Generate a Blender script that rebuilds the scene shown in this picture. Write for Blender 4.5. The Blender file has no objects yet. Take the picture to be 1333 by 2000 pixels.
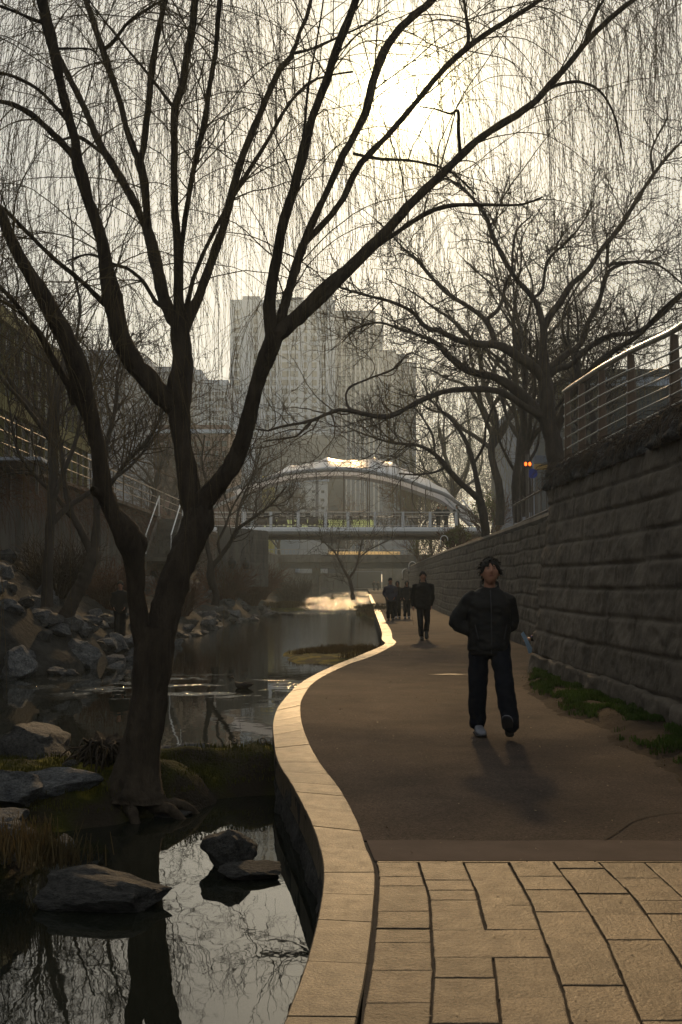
SKYTINT = (.66, .64, .575, 1); VEIL = (4.7, 4.5, 3.95); GLOW = [(50, 2.6), (420, 9.0), (1600, 150.0)]; SKY_STRENGTH = .12; SUN_E = 4.2; SUN_ANG = 2.6; HAZE = 0.00085; HAZE_G = .66; EXPO = -0.8
import bpy, bmesh, math, random
import numpy as np
from mathutils import Vector, Matrix
R = math.radians
rng = np.random.default_rng(7)
random.seed(7)
C = bpy.context.scene.collection
sc = bpy.context.scene

# ---------------------------------------------------------------- survey of the place
FP = 2200.0                     # focal length in photo pixels
EYE = 1.52
PITCH = math.atan(135.0 / FP)
cp, sp = math.cos(PITCH), math.sin(PITCH)
WATER = -0.42
def at(px, py, D):
    u = (px - 666.5) / FP; v = (1000 - py) / FP
    t = D / (cp - v * sp)
    return Vector((u * t, D, EYE + t * (sp + v * cp)))
def gnd(px, py, z=0.0):
    u = (px - 666.5) / FP; v = (1000 - py) / FP
    t = (z - EYE) / (sp + v * cp)
    return Vector((u * t, t * (cp - v * sp), z))

# ---------------------------------------------------------------- noise
def _h(ix, iy, iz):
    n = (ix.astype(np.int64) * 374761393 + iy.astype(np.int64) * 668265263 + iz.astype(np.int64) * 2147483647) & 0xffffffff
    n = ((n ^ (n >> 13)) * 1274126177) & 0xffffffff
    return ((n ^ (n >> 16)) & 0xffff) / 65535.0
def vnoise(x, y, z=0.0):
    x, y, z = np.broadcast_arrays(np.asarray(x, float), np.asarray(y, float), np.asarray(z, float))
    ix, iy, iz = np.floor(x), np.floor(y), np.floor(z)
    fx, fy, fz = x - ix, y - iy, z - iz
    fx = fx * fx * (3 - 2 * fx); fy = fy * fy * (3 - 2 * fy); fz = fz * fz * (3 - 2 * fz)
    r = 0
    for a in (0, 1):
        for b in (0, 1):
            for c in (0, 1):
                w = (fx if a else 1 - fx) * (fy if b else 1 - fy) * (fz if c else 1 - fz)
                r = r + w * _h(ix + a, iy + b, iz + c)
    return r * 2 - 1
def fbm(x, y, z=0.0, o=4):
    r = 0; a = 1.0; s = 1.0
    for i in range(o):
        r = r + a * vnoise(np.asarray(x) * s + 17.3 * i, np.asarray(y) * s, np.asarray(z) * s + 5.1 * i); a *= .5; s *= 2.03
    return r

# ---------------------------------------------------------------- mesh building
def mesh_np(name, V, F, smooth=True):
    V = np.asarray(V, np.float32).reshape(-1, 3); F = np.asarray(F, np.int32)
    k = F.shape[1]
    me = bpy.data.meshes.new(name)
    me.vertices.add(len(V)); me.vertices.foreach_set('co', V.ravel())
    me.loops.add(F.size); me.loops.foreach_set('vertex_index', F.ravel())
    me.polygons.add(len(F))
    me.polygons.foreach_set('loop_start', np.arange(0, F.size, k, dtype=np.int32))
    me.polygons.foreach_set('loop_total', np.full(len(F), k, np.int32))
    me.polygons.foreach_set('use_smooth', np.full(len(F), bool(smooth)))
    me.update(calc_edges=True)
    return me
def link(name, me, mat=None, parent=None, loc=None):
    o = bpy.data.objects.new(name, me); C.objects.link(o)
    if mat is not None and me is not None:
        for m in (mat if isinstance(mat, (list, tuple)) else [mat]): me.materials.append(m)
    if parent is not None: o.parent = parent
    if loc is not None: o.location = loc
    return o
def obj_np(name, V, F, mat, parent=None, smooth=True):
    return link(name, mesh_np(name, V, F, smooth), mat, parent)
def tag(o, label=None, cat=None, group=None, kind=None):
    if label: o['label'] = label
    if cat: o['category'] = cat
    if group: o['group'] = group
    if kind: o['kind'] = kind
    return o
def thing(name, label, cat, loc=(0, 0, 0), rz=0.0, group=None):
    o = bpy.data.objects.new(name, None); C.objects.link(o)
    o.empty_display_size = .2
    o.location = loc; o.rotation_euler = (0, 0, rz)
    return tag(o, label, cat, group)
def structure(o): return tag(o, kind='structure')
def copy_tree(o, parent=None):
    c = o.copy(); C.objects.link(c)
    if parent is not None: c.parent = parent
    for ch in [x for x in bpy.data.objects if x.parent == o]: copy_tree(ch, c)
    return c

class MB:
    """polygon soup with boxes, tubes, lofts; build() links it as one mesh object"""
    def __init__(s): s.v = []; s.f = []
    def add(s, vs, fs):
        b = len(s.v); s.v += [tuple(map(float, p)) for p in vs]; s.f += [tuple(b + i for i in f) for f in fs]
    def box(s, c, d, rz=0, rx=0, bev=0):
        M = Matrix.Translation(Vector(c)) @ Matrix.Rotation(rz, 4, 'Z') @ Matrix.Rotation(rx, 4, 'X')
        x, y, z = d[0] / 2, d[1] / 2, d[2] / 2
        if bev <= 0:
            vs = [M @ Vector((a * x, b * y, e * z)) for a in (-1, 1) for b in (-1, 1) for e in (-1, 1)]
            s.add(vs, [(0, 1, 3, 2), (4, 6, 7, 5), (0, 4, 5, 1), (2, 3, 7, 6), (0, 2, 6, 4), (1, 5, 7, 3)])
        else:
            bm = bmesh.new(); bmesh.ops.create_cube(bm, size=1)
            for v in bm.verts: v.co = Vector((v.co.x * d[0], v.co.y * d[1], v.co.z * d[2]))
            bmesh.ops.bevel(bm, geom=bm.edges[:], offset=bev, segments=2, profile=.5, affect='EDGES')
            bm.verts.index_update()
            s.add([M @ v.co for v in bm.verts], [[v.index for v in f.verts] for f in bm.faces]); bm.free()
    def tube(s, pts, r, n=8, cap=True):
        pts = [Vector(p) for p in pts]; K = len(pts)
        r = [r] * K if isinstance(r, (int, float)) else list(r)
        T = [(pts[min(i + 1, K - 1)] - pts[max(i - 1, 0)]).normalized() for i in range(K)]
        ref = Vector((0, 0, 1)) if abs(T[0].z) < .9 else Vector((1, 0, 0))
        U = T[0].cross(ref).normalized(); vs = []
        for i in range(K):
            U = (U - T[i] * U.dot(T[i])).normalized(); W = T[i].cross(U)
            for k in range(n):
                a = 2 * math.pi * k / n; vs.append(pts[i] + (U * math.cos(a) + W * math.sin(a)) * r[i])
        fs = [(i * n + k, i * n + (k + 1) % n, (i + 1) * n + (k + 1) % n, (i + 1) * n + k) for i in range(K - 1) for k in range(n)]
        if cap: fs += [tuple(range(n))[::-1], tuple((K - 1) * n + k for k in range(n))]
        s.add(vs, fs)
    def loft(s, rings, n=20, cap=True, sup=2.0):
        """rings: (center, rx, ry[, ux, uy]) horizontal-ish ellipses"""
        vs = []
        for rg in rings:
            c, rx, ry = Vector(rg[0]), rg[1], rg[2]
            ux = Vector(rg[3]) if len(rg) > 3 else Vector((1, 0, 0)); uy = Vector(rg[4]) if len(rg) > 4 else Vector((0, 1, 0))
            for k in range(n):
                a = 2 * math.pi * k / n; ca, sa = math.cos(a), math.sin(a)
                q = (abs(ca) ** sup + abs(sa) ** sup) ** (-1 / sup)
                vs.append(c + ux * rx * ca * q + uy * ry * sa * q)
        K = len(rings)
        fs = [(i * n + k, i * n + (k + 1) % n, (i + 1) * n + (k + 1) % n, (i + 1) * n + k) for i in range(K - 1) for k in range(n)]
        if cap: fs += [tuple(range(n))[::-1], tuple((K - 1) * n + k for k in range(n))]
        s.add(vs, fs)
    def ball(s, c, r, n=12):
        c = Vector(c); r = (r, r, r) if isinstance(r, (int, float)) else r
        rings = []
        for i in range(n // 2 + 1):
            a = -math.pi / 2 + math.pi * (i + .15 if i == 0 else (i - .15 if i == n // 2 else i)) / (n // 2)
            rings.append((c + Vector((0, 0, r[2] * math.sin(a))), r[0] * math.cos(a), r[1] * math.cos(a)))
        s.loft(rings, n)
    def torus(s, c, R0, r, axis='Y', n=28, m=6):
        vs = []
        for i in range(n):
            a = 2 * math.pi * i / n
            for k in range(m):
                b = 2 * math.pi * k / m; q = R0 + r * math.cos(b)
                p = {'Y': (q * math.cos(a), r * math.sin(b), q * math.sin(a)), 'X': (r * math.sin(b), q * math.cos(a), q * math.sin(a)), 'Z': (q * math.cos(a), q * math.sin(a), r * math.sin(b))}[axis]
                vs.append(Vector(c) + Vector(p))
        s.add(vs, [(i * m + k, i * m + (k + 1) % m, ((i + 1) % n) * m + (k + 1) % m, ((i + 1) % n) * m + k) for i in range(n) for k in range(m)])
    def mesh(s, name, smooth=False):
        me = bpy.data.meshes.new(name); me.from_pydata(s.v, [], s.f)
        if smooth:
            me.polygons.foreach_set('use_smooth', [True] * len(me.polygons))
        me.update(); return me
    def build(s, name, mat, parent=None, smooth=False, loc=None):
        return link(name, s.mesh(name, smooth), mat, parent, loc)

def normalize(a): return a / np.maximum(np.linalg.norm(a, axis=-1, keepdims=True), 1e-9)
def batch_tubes(P, Rr, s=3):
    """P (N,K,3), Rr (N,K) -> verts, quads"""
    N, K, _ = P.shape
    T = normalize(np.gradient(P, axis=1))
    mean = np.abs(T.mean(axis=1)); ref = np.zeros((N, 3)); ref[np.arange(N), np.argmin(mean, axis=1)] = 1
    U = normalize(np.cross(T, ref[:, None, :])); W = np.cross(T, U)
    a = np.arange(s) * 2 * np.pi / s
    V = P[:, :, None, :] + Rr[:, :, None, None] * (np.cos(a)[None, None, :, None] * U[:, :, None, :] + np.sin(a)[None, None, :, None] * W[:, :, None, :])
    idx = np.arange(N * K * s).reshape(N, K, s)
    nx = np.roll(idx, -1, axis=2)
    F = np.stack([idx[:, :-1], nx[:, :-1], nx[:, 1:], idx[:, 1:]], axis=-1).reshape(-1, 4)
    return V.reshape(-1, 3), F
def merge(parts):
    V = []; F = []; b = 0
    for v, f in parts:
        V.append(v); F.append(f + b); b += len(v)
    return np.concatenate(V), np.concatenate(F)
def grow(S, D, L, K, grav, wob, up=0.0):
    N = len(S); P = np.zeros((N, K, 3)); P[:, 0] = S; d = normalize(D.copy()); st = (L / (K - 1))[:, None]
    for k in range(1, K):
        d = d + rng.normal(0, wob, (N, 3)); d[:, 2] += up - grav * (k / K + .3)
        d = normalize(d); P[:, k] = P[:, k - 1] + d * st
    return P
def spawn(P, Rr, n, f0, f1, a0, a1, weight=None):
    N, K, _ = P.shape
    Ls = np.linalg.norm(P[:, -1] - P[:, 0], axis=1) if weight is None else weight
    i = rng.choice(N, n, p=Ls / Ls.sum()); f = rng.uniform(f0, f1, n) * (K - 1)
    k = np.minimum(f.astype(int), K - 2); t = (f - k)[:, None]
    pos = P[i, k] * (1 - t) + P[i, k + 1] * t; tan = normalize(P[i, k + 1] - P[i, k]); r = Rr[i, k]
    rnd = rng.normal(0, 1, (n, 3)); perp = normalize(rnd - tan * (rnd * tan).sum(1, keepdims=True))
    a = rng.uniform(a0, a1, n)[:, None]
    return pos, tan * np.cos(a) + perp * np.sin(a), r
def taper(r0, r1, K, p=1.0):
    t = np.linspace(0, 1, K)[None, :] ** p
    return np.asarray(r0)[:, None] * (1 - t) + np.asarray(r1)[:, None] * t if np.ndim(r0) else (r0 * (1 - t) + r1 * t)
def catmull(pts, K):
    """pts (n, m) -> K points spaced by chord length"""
    p = np.asarray(pts, float); d = np.r_[0, np.cumsum(np.linalg.norm(np.diff(p[:, :3], axis=0), axis=1))]
    q = np.vstack([2 * p[0] - p[1], p, 2 * p[-1] - p[-2]]); out = []
    for s in np.linspace(0, d[-1], K):
        i = min(np.searchsorted(d, s, side='right') - 1, len(p) - 2); t = (s - d[i]) / max(d[i + 1] - d[i], 1e-9)
        a, b, c, e = q[i], q[i + 1], q[i + 2], q[i + 3]
        out.append(.5 * (2 * b + (c - a) * t + (2 * a - 5 * b + 4 * c - e) * t * t + (3 * b - a - 3 * c + e) * t ** 3))
    return np.array(out)

# ---------------------------------------------------------------- materials
def nm(name):
    m = bpy.data.materials.new(name); m.use_nodes = True; nt = m.node_tree
    return m, nt, nt.nodes['Principled BSDF']
def mat(name, col, rough=.8, metal=0.0, spec=.5, var=.35, scale=6.0, bump=.0, bscale=30.0, bdist=.02, col2=None, stretch=(1, 1, 1), coat=0, trans=0, detail=6, rvar=0.0, coord='Object', sheen=0, speck=0, island=0):
    m, nt, b = nm(name); N, Lk = nt.nodes, nt.links
    tc = N.new('ShaderNodeTexCoord'); mp = N.new('ShaderNodeMapping'); mp.inputs['Scale'].default_value = stretch
    Lk.new(tc.outputs[coord], mp.inputs['Vector'])
    no = N.new('ShaderNodeTexNoise'); no.inputs['Scale'].default_value = scale; no.inputs['Detail'].default_value = detail; no.inputs['Roughness'].default_value = .62
    Lk.new(mp.outputs[0], no.inputs['Vector'])
    rp = N.new('ShaderNodeValToRGB'); rp.color_ramp.elements[0].position = .3; rp.color_ramp.elements[1].position = .7
    c2 = col2 if col2 else tuple(min(1, c * (1 + var)) for c in col)
    rp.color_ramp.elements[0].color = (*[c * (1 - var) for c in col], 1) if not col2 else (*col, 1)
    rp.color_ramp.elements[1].color = (*c2, 1)
    Lk.new(no.outputs['Fac'], rp.inputs[0]); Lk.new(rp.outputs[0], b.inputs['Base Color'])
    if island:
        ge = N.new('ShaderNodeNewGeometry'); ri = N.new('ShaderNodeMapRange'); ri.inputs['To Min'].default_value = 1 - island; ri.inputs['To Max'].default_value = 1 + island; Lk.new(ge.outputs['Random Per Island'], ri.inputs['Value'])
        vi = N.new('ShaderNodeVectorMath'); vi.operation = 'SCALE'; Lk.new(rp.outputs[0], vi.inputs[0]); Lk.new(ri.outputs[0], vi.inputs['Scale']); rp = vi; Lk.new(rp.outputs[0], b.inputs['Base Color'])
    if speck:
        ns = N.new('ShaderNodeTexNoise'); ns.inputs['Scale'].default_value = speck; ns.inputs['Detail'].default_value = 4; ns.inputs['Roughness'].default_value = .9; Lk.new(tc.outputs[coord], ns.inputs['Vector'])
        rs = N.new('ShaderNodeMapRange'); rs.inputs['From Min'].default_value = .35; rs.inputs['From Max'].default_value = .65; rs.inputs['To Min'].default_value = .35; rs.inputs['To Max'].default_value = 1.75; Lk.new(ns.outputs['Fac'], rs.inputs['Value'])
        vs_ = N.new('ShaderNodeVectorMath'); vs_.operation = 'SCALE'; Lk.new(rp.outputs[0], vs_.inputs[0]); Lk.new(rs.outputs[0], vs_.inputs['Scale']); Lk.new(vs_.outputs[0], b.inputs['Base Color'])
    b.inputs['Roughness'].default_value = rough; b.inputs['Metallic'].default_value = metal
    b.inputs['Specular IOR Level'].default_value = spec
    if coat: b.inputs['Coat Weight'].default_value = coat
    if sheen: b.inputs['Sheen Weight'].default_value = sheen
    if rvar:
        mr = N.new('ShaderNodeMapRange'); mr.inputs['To Min'].default_value = max(0.02, rough - rvar); mr.inputs['To Max'].default_value = min(1, rough + rvar)
        n3 = N.new('ShaderNodeTexNoise'); n3.inputs['Scale'].default_value = scale * 3.1; Lk.new(mp.outputs[0], n3.inputs['Vector'])
        Lk.new(n3.outputs['Fac'], mr.inputs['Value']); Lk.new(mr.outputs[0], b.inputs['Roughness'])
    if bump:
        n2 = N.new('ShaderNodeTexNoise'); n2.inputs['Scale'].default_value = bscale; n2.inputs['Detail'].default_value = 8; n2.inputs['Roughness'].default_value = .65
        Lk.new(mp.outputs[0], n2.inputs['Vector'])
        bp = N.new('ShaderNodeBump'); bp.inputs['Strength'].default_value = bump; bp.inputs['Distance'].default_value = bdist
        Lk.new(n2.outputs['Fac'], bp.inputs['Height']); Lk.new(bp.outputs[0], b.inputs['Normal'])
    if trans:
        tr = N.new('ShaderNodeBsdfTranslucent'); mx = N.new('ShaderNodeMixShader'); mx.inputs[0].default_value = trans
        Lk.new(rp.outputs[0], tr.inputs['Color']); out = N['Material Output']
        Lk.new(b.outputs[0], mx.inputs[1]); Lk.new(tr.outputs[0], mx.inputs[2]); Lk.new(mx.outputs[0], out.inputs['Surface'])
    return m
def emat(name, col, st):
    m, nt, b = nm(name); b.inputs['Base Color'].default_value = (*col, 1)
    b.inputs['Emission Color'].default_value = (*col, 1); b.inputs['Emission Strength'].default_value = st
    return m
M = {}
M['bark'] = mat('willow_bark', (.032, .025, .019), .92, scale=9, bump=1.0, bscale=16, bdist=.06, col2=(.085, .066, .048), stretch=(1, 1, .28), spec=.25)
M['bark2'] = mat('elm_bark', (.055, .045, .038), .9, scale=7, bump=.7, bscale=16, bdist=.03, stretch=(1, 1, .35), spec=.25)
M['twig'] = mat('twig_bark', (.10, .075, .035), .75, var=.3, scale=3, spec=.25)
M['twig2'] = mat('dark_twig_bark', (.060, .046, .036), .8, var=.3, scale=3, spec=.2)
M['twig_y'] = mat('yellow_willow_twig', (.16, .14, .06), .8, var=.3, scale=2, spec=.2)
M['path'] = mat('path_surface', (.040, .030, .025), .93, scale=1.0, bump=1.0, bscale=60, bdist=.010, col2=(.098, .071, .055), spec=.2, rvar=.06, speck=55)
M['border'] = mat('path_border_surface', (.060, .042, .036), .9, scale=3, bump=.5, bscale=40, bdist=.004, col2=(.10, .070, .06), spec=.3)
M['kerb'] = mat('kerb_granite', (.070, .055, .038), .50, scale=4, bump=.9, bscale=60, bdist=.006, col2=(.150, .113, .072), spec=.38, rvar=.12, speck=80, island=.22)
M['paver'] = mat('paving_granite', (.046, .034, .023), .48, scale=3.2, bump=1.0, bscale=45, bdist=.008, col2=(.145, .103, .062), spec=.26, rvar=.14, speck=75, island=.38)
M['joint'] = mat('joint_soil', (.03, .024, .02), .95, bump=.8, bscale=60, bdist=.01)
M['soil'] = mat('bank_soil', (.055, .040, .028), .95, scale=3, bump=.9, bscale=25, bdist=.03, spec=.15)
M['rock'] = mat('grey_rock', (.050, .054, .062), .85, scale=3.0, bump=1.0, bscale=6, bdist=.08, col2=(.17, .175, .18), spec=.3, speck=14)
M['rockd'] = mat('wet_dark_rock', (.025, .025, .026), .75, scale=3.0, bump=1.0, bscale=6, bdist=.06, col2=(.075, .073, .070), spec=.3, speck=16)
M['moss'] = mat('moss', (.028, .034, .008), .95, scale=1.6, bump=1, bscale=70, bdist=.02, col2=(.12, .11, .018), spec=.1)
M['grass'] = mat('grass_blade', (.05, .09, .018), .7, scale=2.5, var=.4, trans=.35, spec=.2)
M['drygrass'] = mat('dry_grass_blade', (.085, .065, .032), .8, scale=2.5, var=.4, trans=.3, spec=.2)
M['redtwig'] = mat('red_brown_twig', (.11, .055, .035), .85, var=.3, scale=2, spec=.2)
M['leaf'] = mat('dark_leaf', (.035, .045, .02), .6, var=.4, scale=3, trans=.25)
M['leafy'] = mat('yellow_green_leaf', (.12, .13, .03), .6, var=.4, scale=1, trans=.4)
M['wall'] = mat('stone_block', (.060, .050, .040), .9, scale=1.7, bump=1.0, bscale=22, bdist=.014, col2=(.165, .14, .112), spec=.3)
M['concrete'] = mat('old_concrete', (.055, .052, .048), .9, scale=1.2, bump=.5, bscale=20, bdist=.01, col2=(.15, .14, .125), stretch=(1, 1, .3), spec=.3)
M['steel'] = mat('brushed_steel', (.42, .42, .42), .32, metal=.9, var=.1, scale=8)
M['dsteel'] = mat('dark_painted_steel', (.10, .085, .075), .45, metal=.3, var=.2, scale=8)
M['whitesteel'] = mat('white_painted_steel', (.72, .74, .78), .4, var=.08, scale=4)
M['membrane'] = mat('white_membrane', (.90, .91, .94), .30, var=.03, scale=1, spec=.9, trans=.45)
M['black'] = mat('black_rubber', (.02, .02, .02), .6, var=.2)
M['asphalt'] = mat('asphalt', (.05, .05, .05), .9, var=.2, bump=.3, bscale=60)

M['postbrown'] = mat('brown_painted_post', (.10, .065, .042), .5, metal=.2, var=.2, scale=8)
M['archgrey'] = mat('grey_painted_arch', (.30, .30, .30), .45, var=.12, scale=4)
# ================================================================ kerb, path, paving
KP = [((697, 2000), (553, 2000)), ((712, 1930), (583, 1925)), ((724, 1850), (608, 1845)), ((732, 1770), (626, 1765)),
      ((734, 1700), (632, 1700)), ((717, 1655), (622, 1645)), ((700, 1605), (603, 1595)), ((667, 1543), (572, 1535)),
      ((625, 1487), (543, 1487)), ((598, 1435), (535, 1445)), ((588, 1395), (535, 1405)), ((592, 1362), (550, 1372)),
      ((620, 1328), (590, 1332)), ((680, 1298), (650, 1301)), ((731, 1280), (712, 1276)), ((773, 1257), (751, 1258)),
      ((767, 1246), (746, 1248)), ((764, 1231), (746, 1234)), ((752, 1210), (738, 1210)), ((742, 1189), (732, 1194)),
      ((732, 1175), (725, 1175)), ((724, 1160), (721, 1161))]
kin = [gnd(*a)[:2] for a, b in KP]; kout = [gnd(*b)[:2] for a, b in KP]
kin = [(-.12, 1.0), (.0, 2.6)] + kin; kout = [(-.40, 1.0), (-.27, 2.6)] + kout
pairs = np.array([list(a) + list(b) for a, b in zip(kin, kout)])
# smooth the pairs together along the inner edge
d = np.r_[0, np.cumsum(np.linalg.norm(np.diff((pairs[:, :2] + pairs[:, 2:]) / 2, axis=0), axis=1))]
def kerb_at(s):
    i = int(min(max(np.searchsorted(d, s, side='right') - 1, 0), len(d) - 2)); t = (s - d[i]) / (d[i + 1] - d[i])
    q = np.vstack([2 * pairs[0] - pairs[1], pairs, 2 * pairs[-1] - pairs[-2]]); a, b, c, e = q[i], q[i + 1], q[i + 2], q[i + 3]
    return .5 * (2 * b + (c - a) * t + (2 * a - 5 * b + 4 * c - e) * t * t + (3 * b - a - 3 * c + e) * t ** 3) if 0 < i < len(d) - 2 and (d[i + 1] - d[i]) < 3 * (d[i] - d[i - 1]) and (d[i] - d[i - 1]) < 3 * (d[i + 1] - d[i]) else b * (1 - t) + c * t
SMAX = d[-1]
ss = np.concatenate([np.arange(0, 16, .06), np.arange(16, 40, .15), np.arange(40, SMAX, .8)]); KK = np.array([kerb_at(s) for s in ss])
def kin_x(y): return float(np.interp(y, KK[:, 1], KK[:, 0]))
def kout_x(y): return float(np.interp(y, KK[:, 3], KK[:, 2]))
# kerb stones: separate slabs with open joints, as one structure
kb = MB(); s = 0.0; rr = random.Random(3)
while s < SMAX - .5:
    L = rr.uniform(.40, .66) if s < 22 else 1.1
    n = max(2, int(L / .09)) if s < 30 else 3
    g = .004 if s < 12 else .008
    q = [kerb_at(min(s + g + (L - 2 * g) * k / n, SMAX)) for k in range(n + 1)]
    z = rr.uniform(-.002, .003); bv = .006; vs = []
    for k, p in enumerate(q):
        i_, o_ = Vector((p[0], p[1], 0)), Vector((p[2], p[3], 0)); w = (o_ - i_).normalized()
        zz = z - (bv * .7 if k in (0, n) else 0)
        over = rr.uniform(-.004, .004) * 0
        prof = [(i_ + w * .003, -.22), (i_ + w * .003, zz - bv), (i_ + w * (bv + .003), zz), (o_ - w * bv, zz), (o_, zz - bv), (o_, -.20)]
        vs += [(a.x, a.y, b) for a, b in prof]
    m = 6
    fs = [(k * m + j, k * m + (j + 1) % m, (k + 1) * m + (j + 1) % m, (k + 1) * m + j) for k in range(n) for j in range(m)]
    fs += [tuple(range(m))[::-1], tuple(n * m + j for j in range(m))]
    kb.add(vs, fs); s += L
structure(kb.build('kerb', M['kerb']))
# embankment wall under the kerb (rough stone face dropping into the water)
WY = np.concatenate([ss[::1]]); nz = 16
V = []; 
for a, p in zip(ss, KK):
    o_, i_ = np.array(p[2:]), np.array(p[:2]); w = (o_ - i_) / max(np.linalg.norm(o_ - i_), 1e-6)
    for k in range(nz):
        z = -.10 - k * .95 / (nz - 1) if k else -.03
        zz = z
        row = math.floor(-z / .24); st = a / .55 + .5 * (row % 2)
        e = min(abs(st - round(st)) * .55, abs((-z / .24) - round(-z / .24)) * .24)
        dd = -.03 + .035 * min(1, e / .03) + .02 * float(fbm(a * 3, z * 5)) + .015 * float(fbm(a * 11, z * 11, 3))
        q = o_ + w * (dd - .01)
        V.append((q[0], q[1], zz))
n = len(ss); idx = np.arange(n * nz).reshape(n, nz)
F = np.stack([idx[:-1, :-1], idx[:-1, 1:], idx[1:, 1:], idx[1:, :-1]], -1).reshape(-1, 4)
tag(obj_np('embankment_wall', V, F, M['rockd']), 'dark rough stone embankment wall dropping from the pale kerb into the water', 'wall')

# right hand wall base lines
NW = [(3.55, 2.0), (3.47, 7.0), (3.37, 11.1), (3.28, 15.0), (3.22, 19.1)]          # near wall
FW = [(4.05, 19.0), (4.35, 26.3), (4.62, 40.0), (4.85, 54.0), (5.6, 80.0), (6.6, 112.0), (9.0, 170.0), (12.0, 230.0)]
# path sheet
ys = np.concatenate([np.arange(5.9, 30, .35), np.arange(30, 80, 2), np.arange(80, 240, 8)])
def wall_x(y): return float(np.interp(y, [p[1] for p in NW] + [19.15] + [p[1] for p in FW[1:]], [p[0] for p in NW] + [4.06] + [p[0] for p in FW[1:]]))
nx = 24; V = []
Y0 = gnd(900, 1640)[1]
for y in np.concatenate([[Y0], ys[ys > Y0 + .1]]):
    a = kin_x(y) - .02 if y < KK[-1, 1] else kin_x(KK[-1, 1]) + (y - KK[-1, 1]) * .02
    b = wall_x(y) + .25
    for k in range(nx):
        x = a + (b - a) * k / (nx - 1); V.append((x, y, -.006 + .006 * float(vnoise(x * .9, y * .5)) * min(1, k / 3)))
n = len(V) // nx; idx = np.arange(n * nx).reshape(n, nx)
F = np.stack([idx[:-1, :-1], idx[:-1, 1:], idx[1:, 1:], idx[1:, :-1]], -1).reshape(-1, 4)
structure(obj_np('path', V, F, M['path']))
Y1 = gnd(900, 1681)[1]
pb = MB()
bx = [kin_x(Y1 + (Y0 - Y1) * t) for t in (0, 1)]
xs = np.linspace(0, 1, 30); vs = []
for j, yy in enumerate((Y1 + .012, Y0 - .006)):
    for t in xs: vs.append((bx[j] + .012 + (3.7 - bx[j]) * t, yy + .012 * math.sin(t * 21) * (j == 1) + .05 * t * (1-j)*0, -.002))
pb.add(vs, [(k, k + 1, 30 + k + 1, 30 + k) for k in range(29)])
structure(pb.build('path_border', M['border']))
# a crack in the path, real groove filled with soil, and a wet patch
cr = MB(); cpts = [gnd(1180, 1640), gnd(1205, 1625), gnd(1235, 1603), gnd(1262, 1595), gnd(1300, 1588), gnd(1340, 1586)]
for a, b in zip(cpts, cpts[1:]):
    t = (b - a).normalized(); w = Vector((-t.y, t.x, 0)) * .006
    cr.add([a - w + Vector((0, 0, .004)), a + w + Vector((0, 0, .004)), b + w + Vector((0, 0, .004)), b - w + Vector((0, 0, .004))], [(0, 1, 2, 3)])
structure(cr.build('path_crack', M['joint']))
# pale smooth cross strips laid on the far path, and the damp patch
stp = MB()
for px0, px1, py, dep in ((736, 792, 1182.5, 1.3), (690, 778, 1149.0, 26.0)):
    a, b = gnd(px0, py), gnd(px1, py)
    stp.add([(a.x, a.y - dep / 2, .012), (b.x, a.y - dep / 2, .012), (b.x, a.y + dep / 2, .012), (a.x, a.y + dep / 2, .012)], [(0, 1, 2, 3)])
structure(stp.build('pale_strip', mat('pale_smooth_strip', (.35, .31, .25), .38, var=.1, spec=.6)))
wet = MB(); c = gnd(877, 1317.5); vs = [(c.x, c.y, .004)]
for k in range(40):
    a = 2 * math.pi * k / 40; q = 1 + .28 * float(fbm(math.cos(a) * 2.2, math.sin(a) * 2.2, 3))
    vs.append((c.x + .30 * q * (1 + .4 * math.sin(5 * a)) * math.cos(a), c.y + .14 * q * math.sin(a), .004))
wet.add(vs, [(0, k + 1, (k + 1) % 40 + 1) for k in range(40)])
structure(wet.build('damp_patch', mat('damp_surface', (.085, .07, .05), .62, bump=.8, bscale=70, bdist=.012, spec=.3)))

# paving of irregular granite slabs; column lines traced over the ground
LN = [[(734, 1690), (737, 1740), (733, 1800), (721, 1860), (700, 2000)],
      [(819, 1690), (839, 1750), (845, 1850), (848, 1890), (842, 2000)],
      [(907, 1687), (932, 1745), (949, 1815), (964, 1870), (969, 1910), (977, 1995)],
      [(994, 1685), (1037, 1760), (1077, 1870), (1102, 1940), (1117, 2000)],
      [(1082, 1684), (1132, 1750), (1187, 1840), (1222, 1925), (1254, 2000)],
      [(1169, 1682), (1242, 1755), (1302, 1840), (1350, 1915)],
      [(1257, 1682), (1333, 1750), (1400, 1830)]]
LW = []
for l in LN:
    w = sorted([tuple(gnd(*p)[:2]) for p in l], key=lambda q: q[1]); LW.append(w)
def line_x(i, y):
    if i < len(LW):
        w = LW[i]
        if y < w[0][1] and i > 0:
            return line_x(i - 1, y) + (w[0][0] - line_x(i - 1, w[0][1]))
        if i == 0: return kin_x(y) + .012
        return float(np.interp(y, [a[1] for a in w], [a[0] for a in w]))
    return line_x(len(LW) - 1, y) + .262 * (i - len(LW) + 1)
YT = Y1 - .03
gy = lambda py: gnd(900, py)[1]
JOINT = {0: [1712, 1730, 1780, 1813, 1839, 1893, 1957], 1: [1719, 1738, 1757, 1816, 1869, 1909, 1998], 2: [1730, 1768, 1816, 1869, 1949, 2040],
         3: [1712, 1738, 1780, 1843, 1924, 1995], 4: [1696, 1718, 1745, 1787, 1835, 1893, 1994], 5: [1714, 1732, 1759, 1784, 1842, 1936], 6: [1728, 1752, 1800]}
pv = MB(); rr = random.Random(11)
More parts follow.
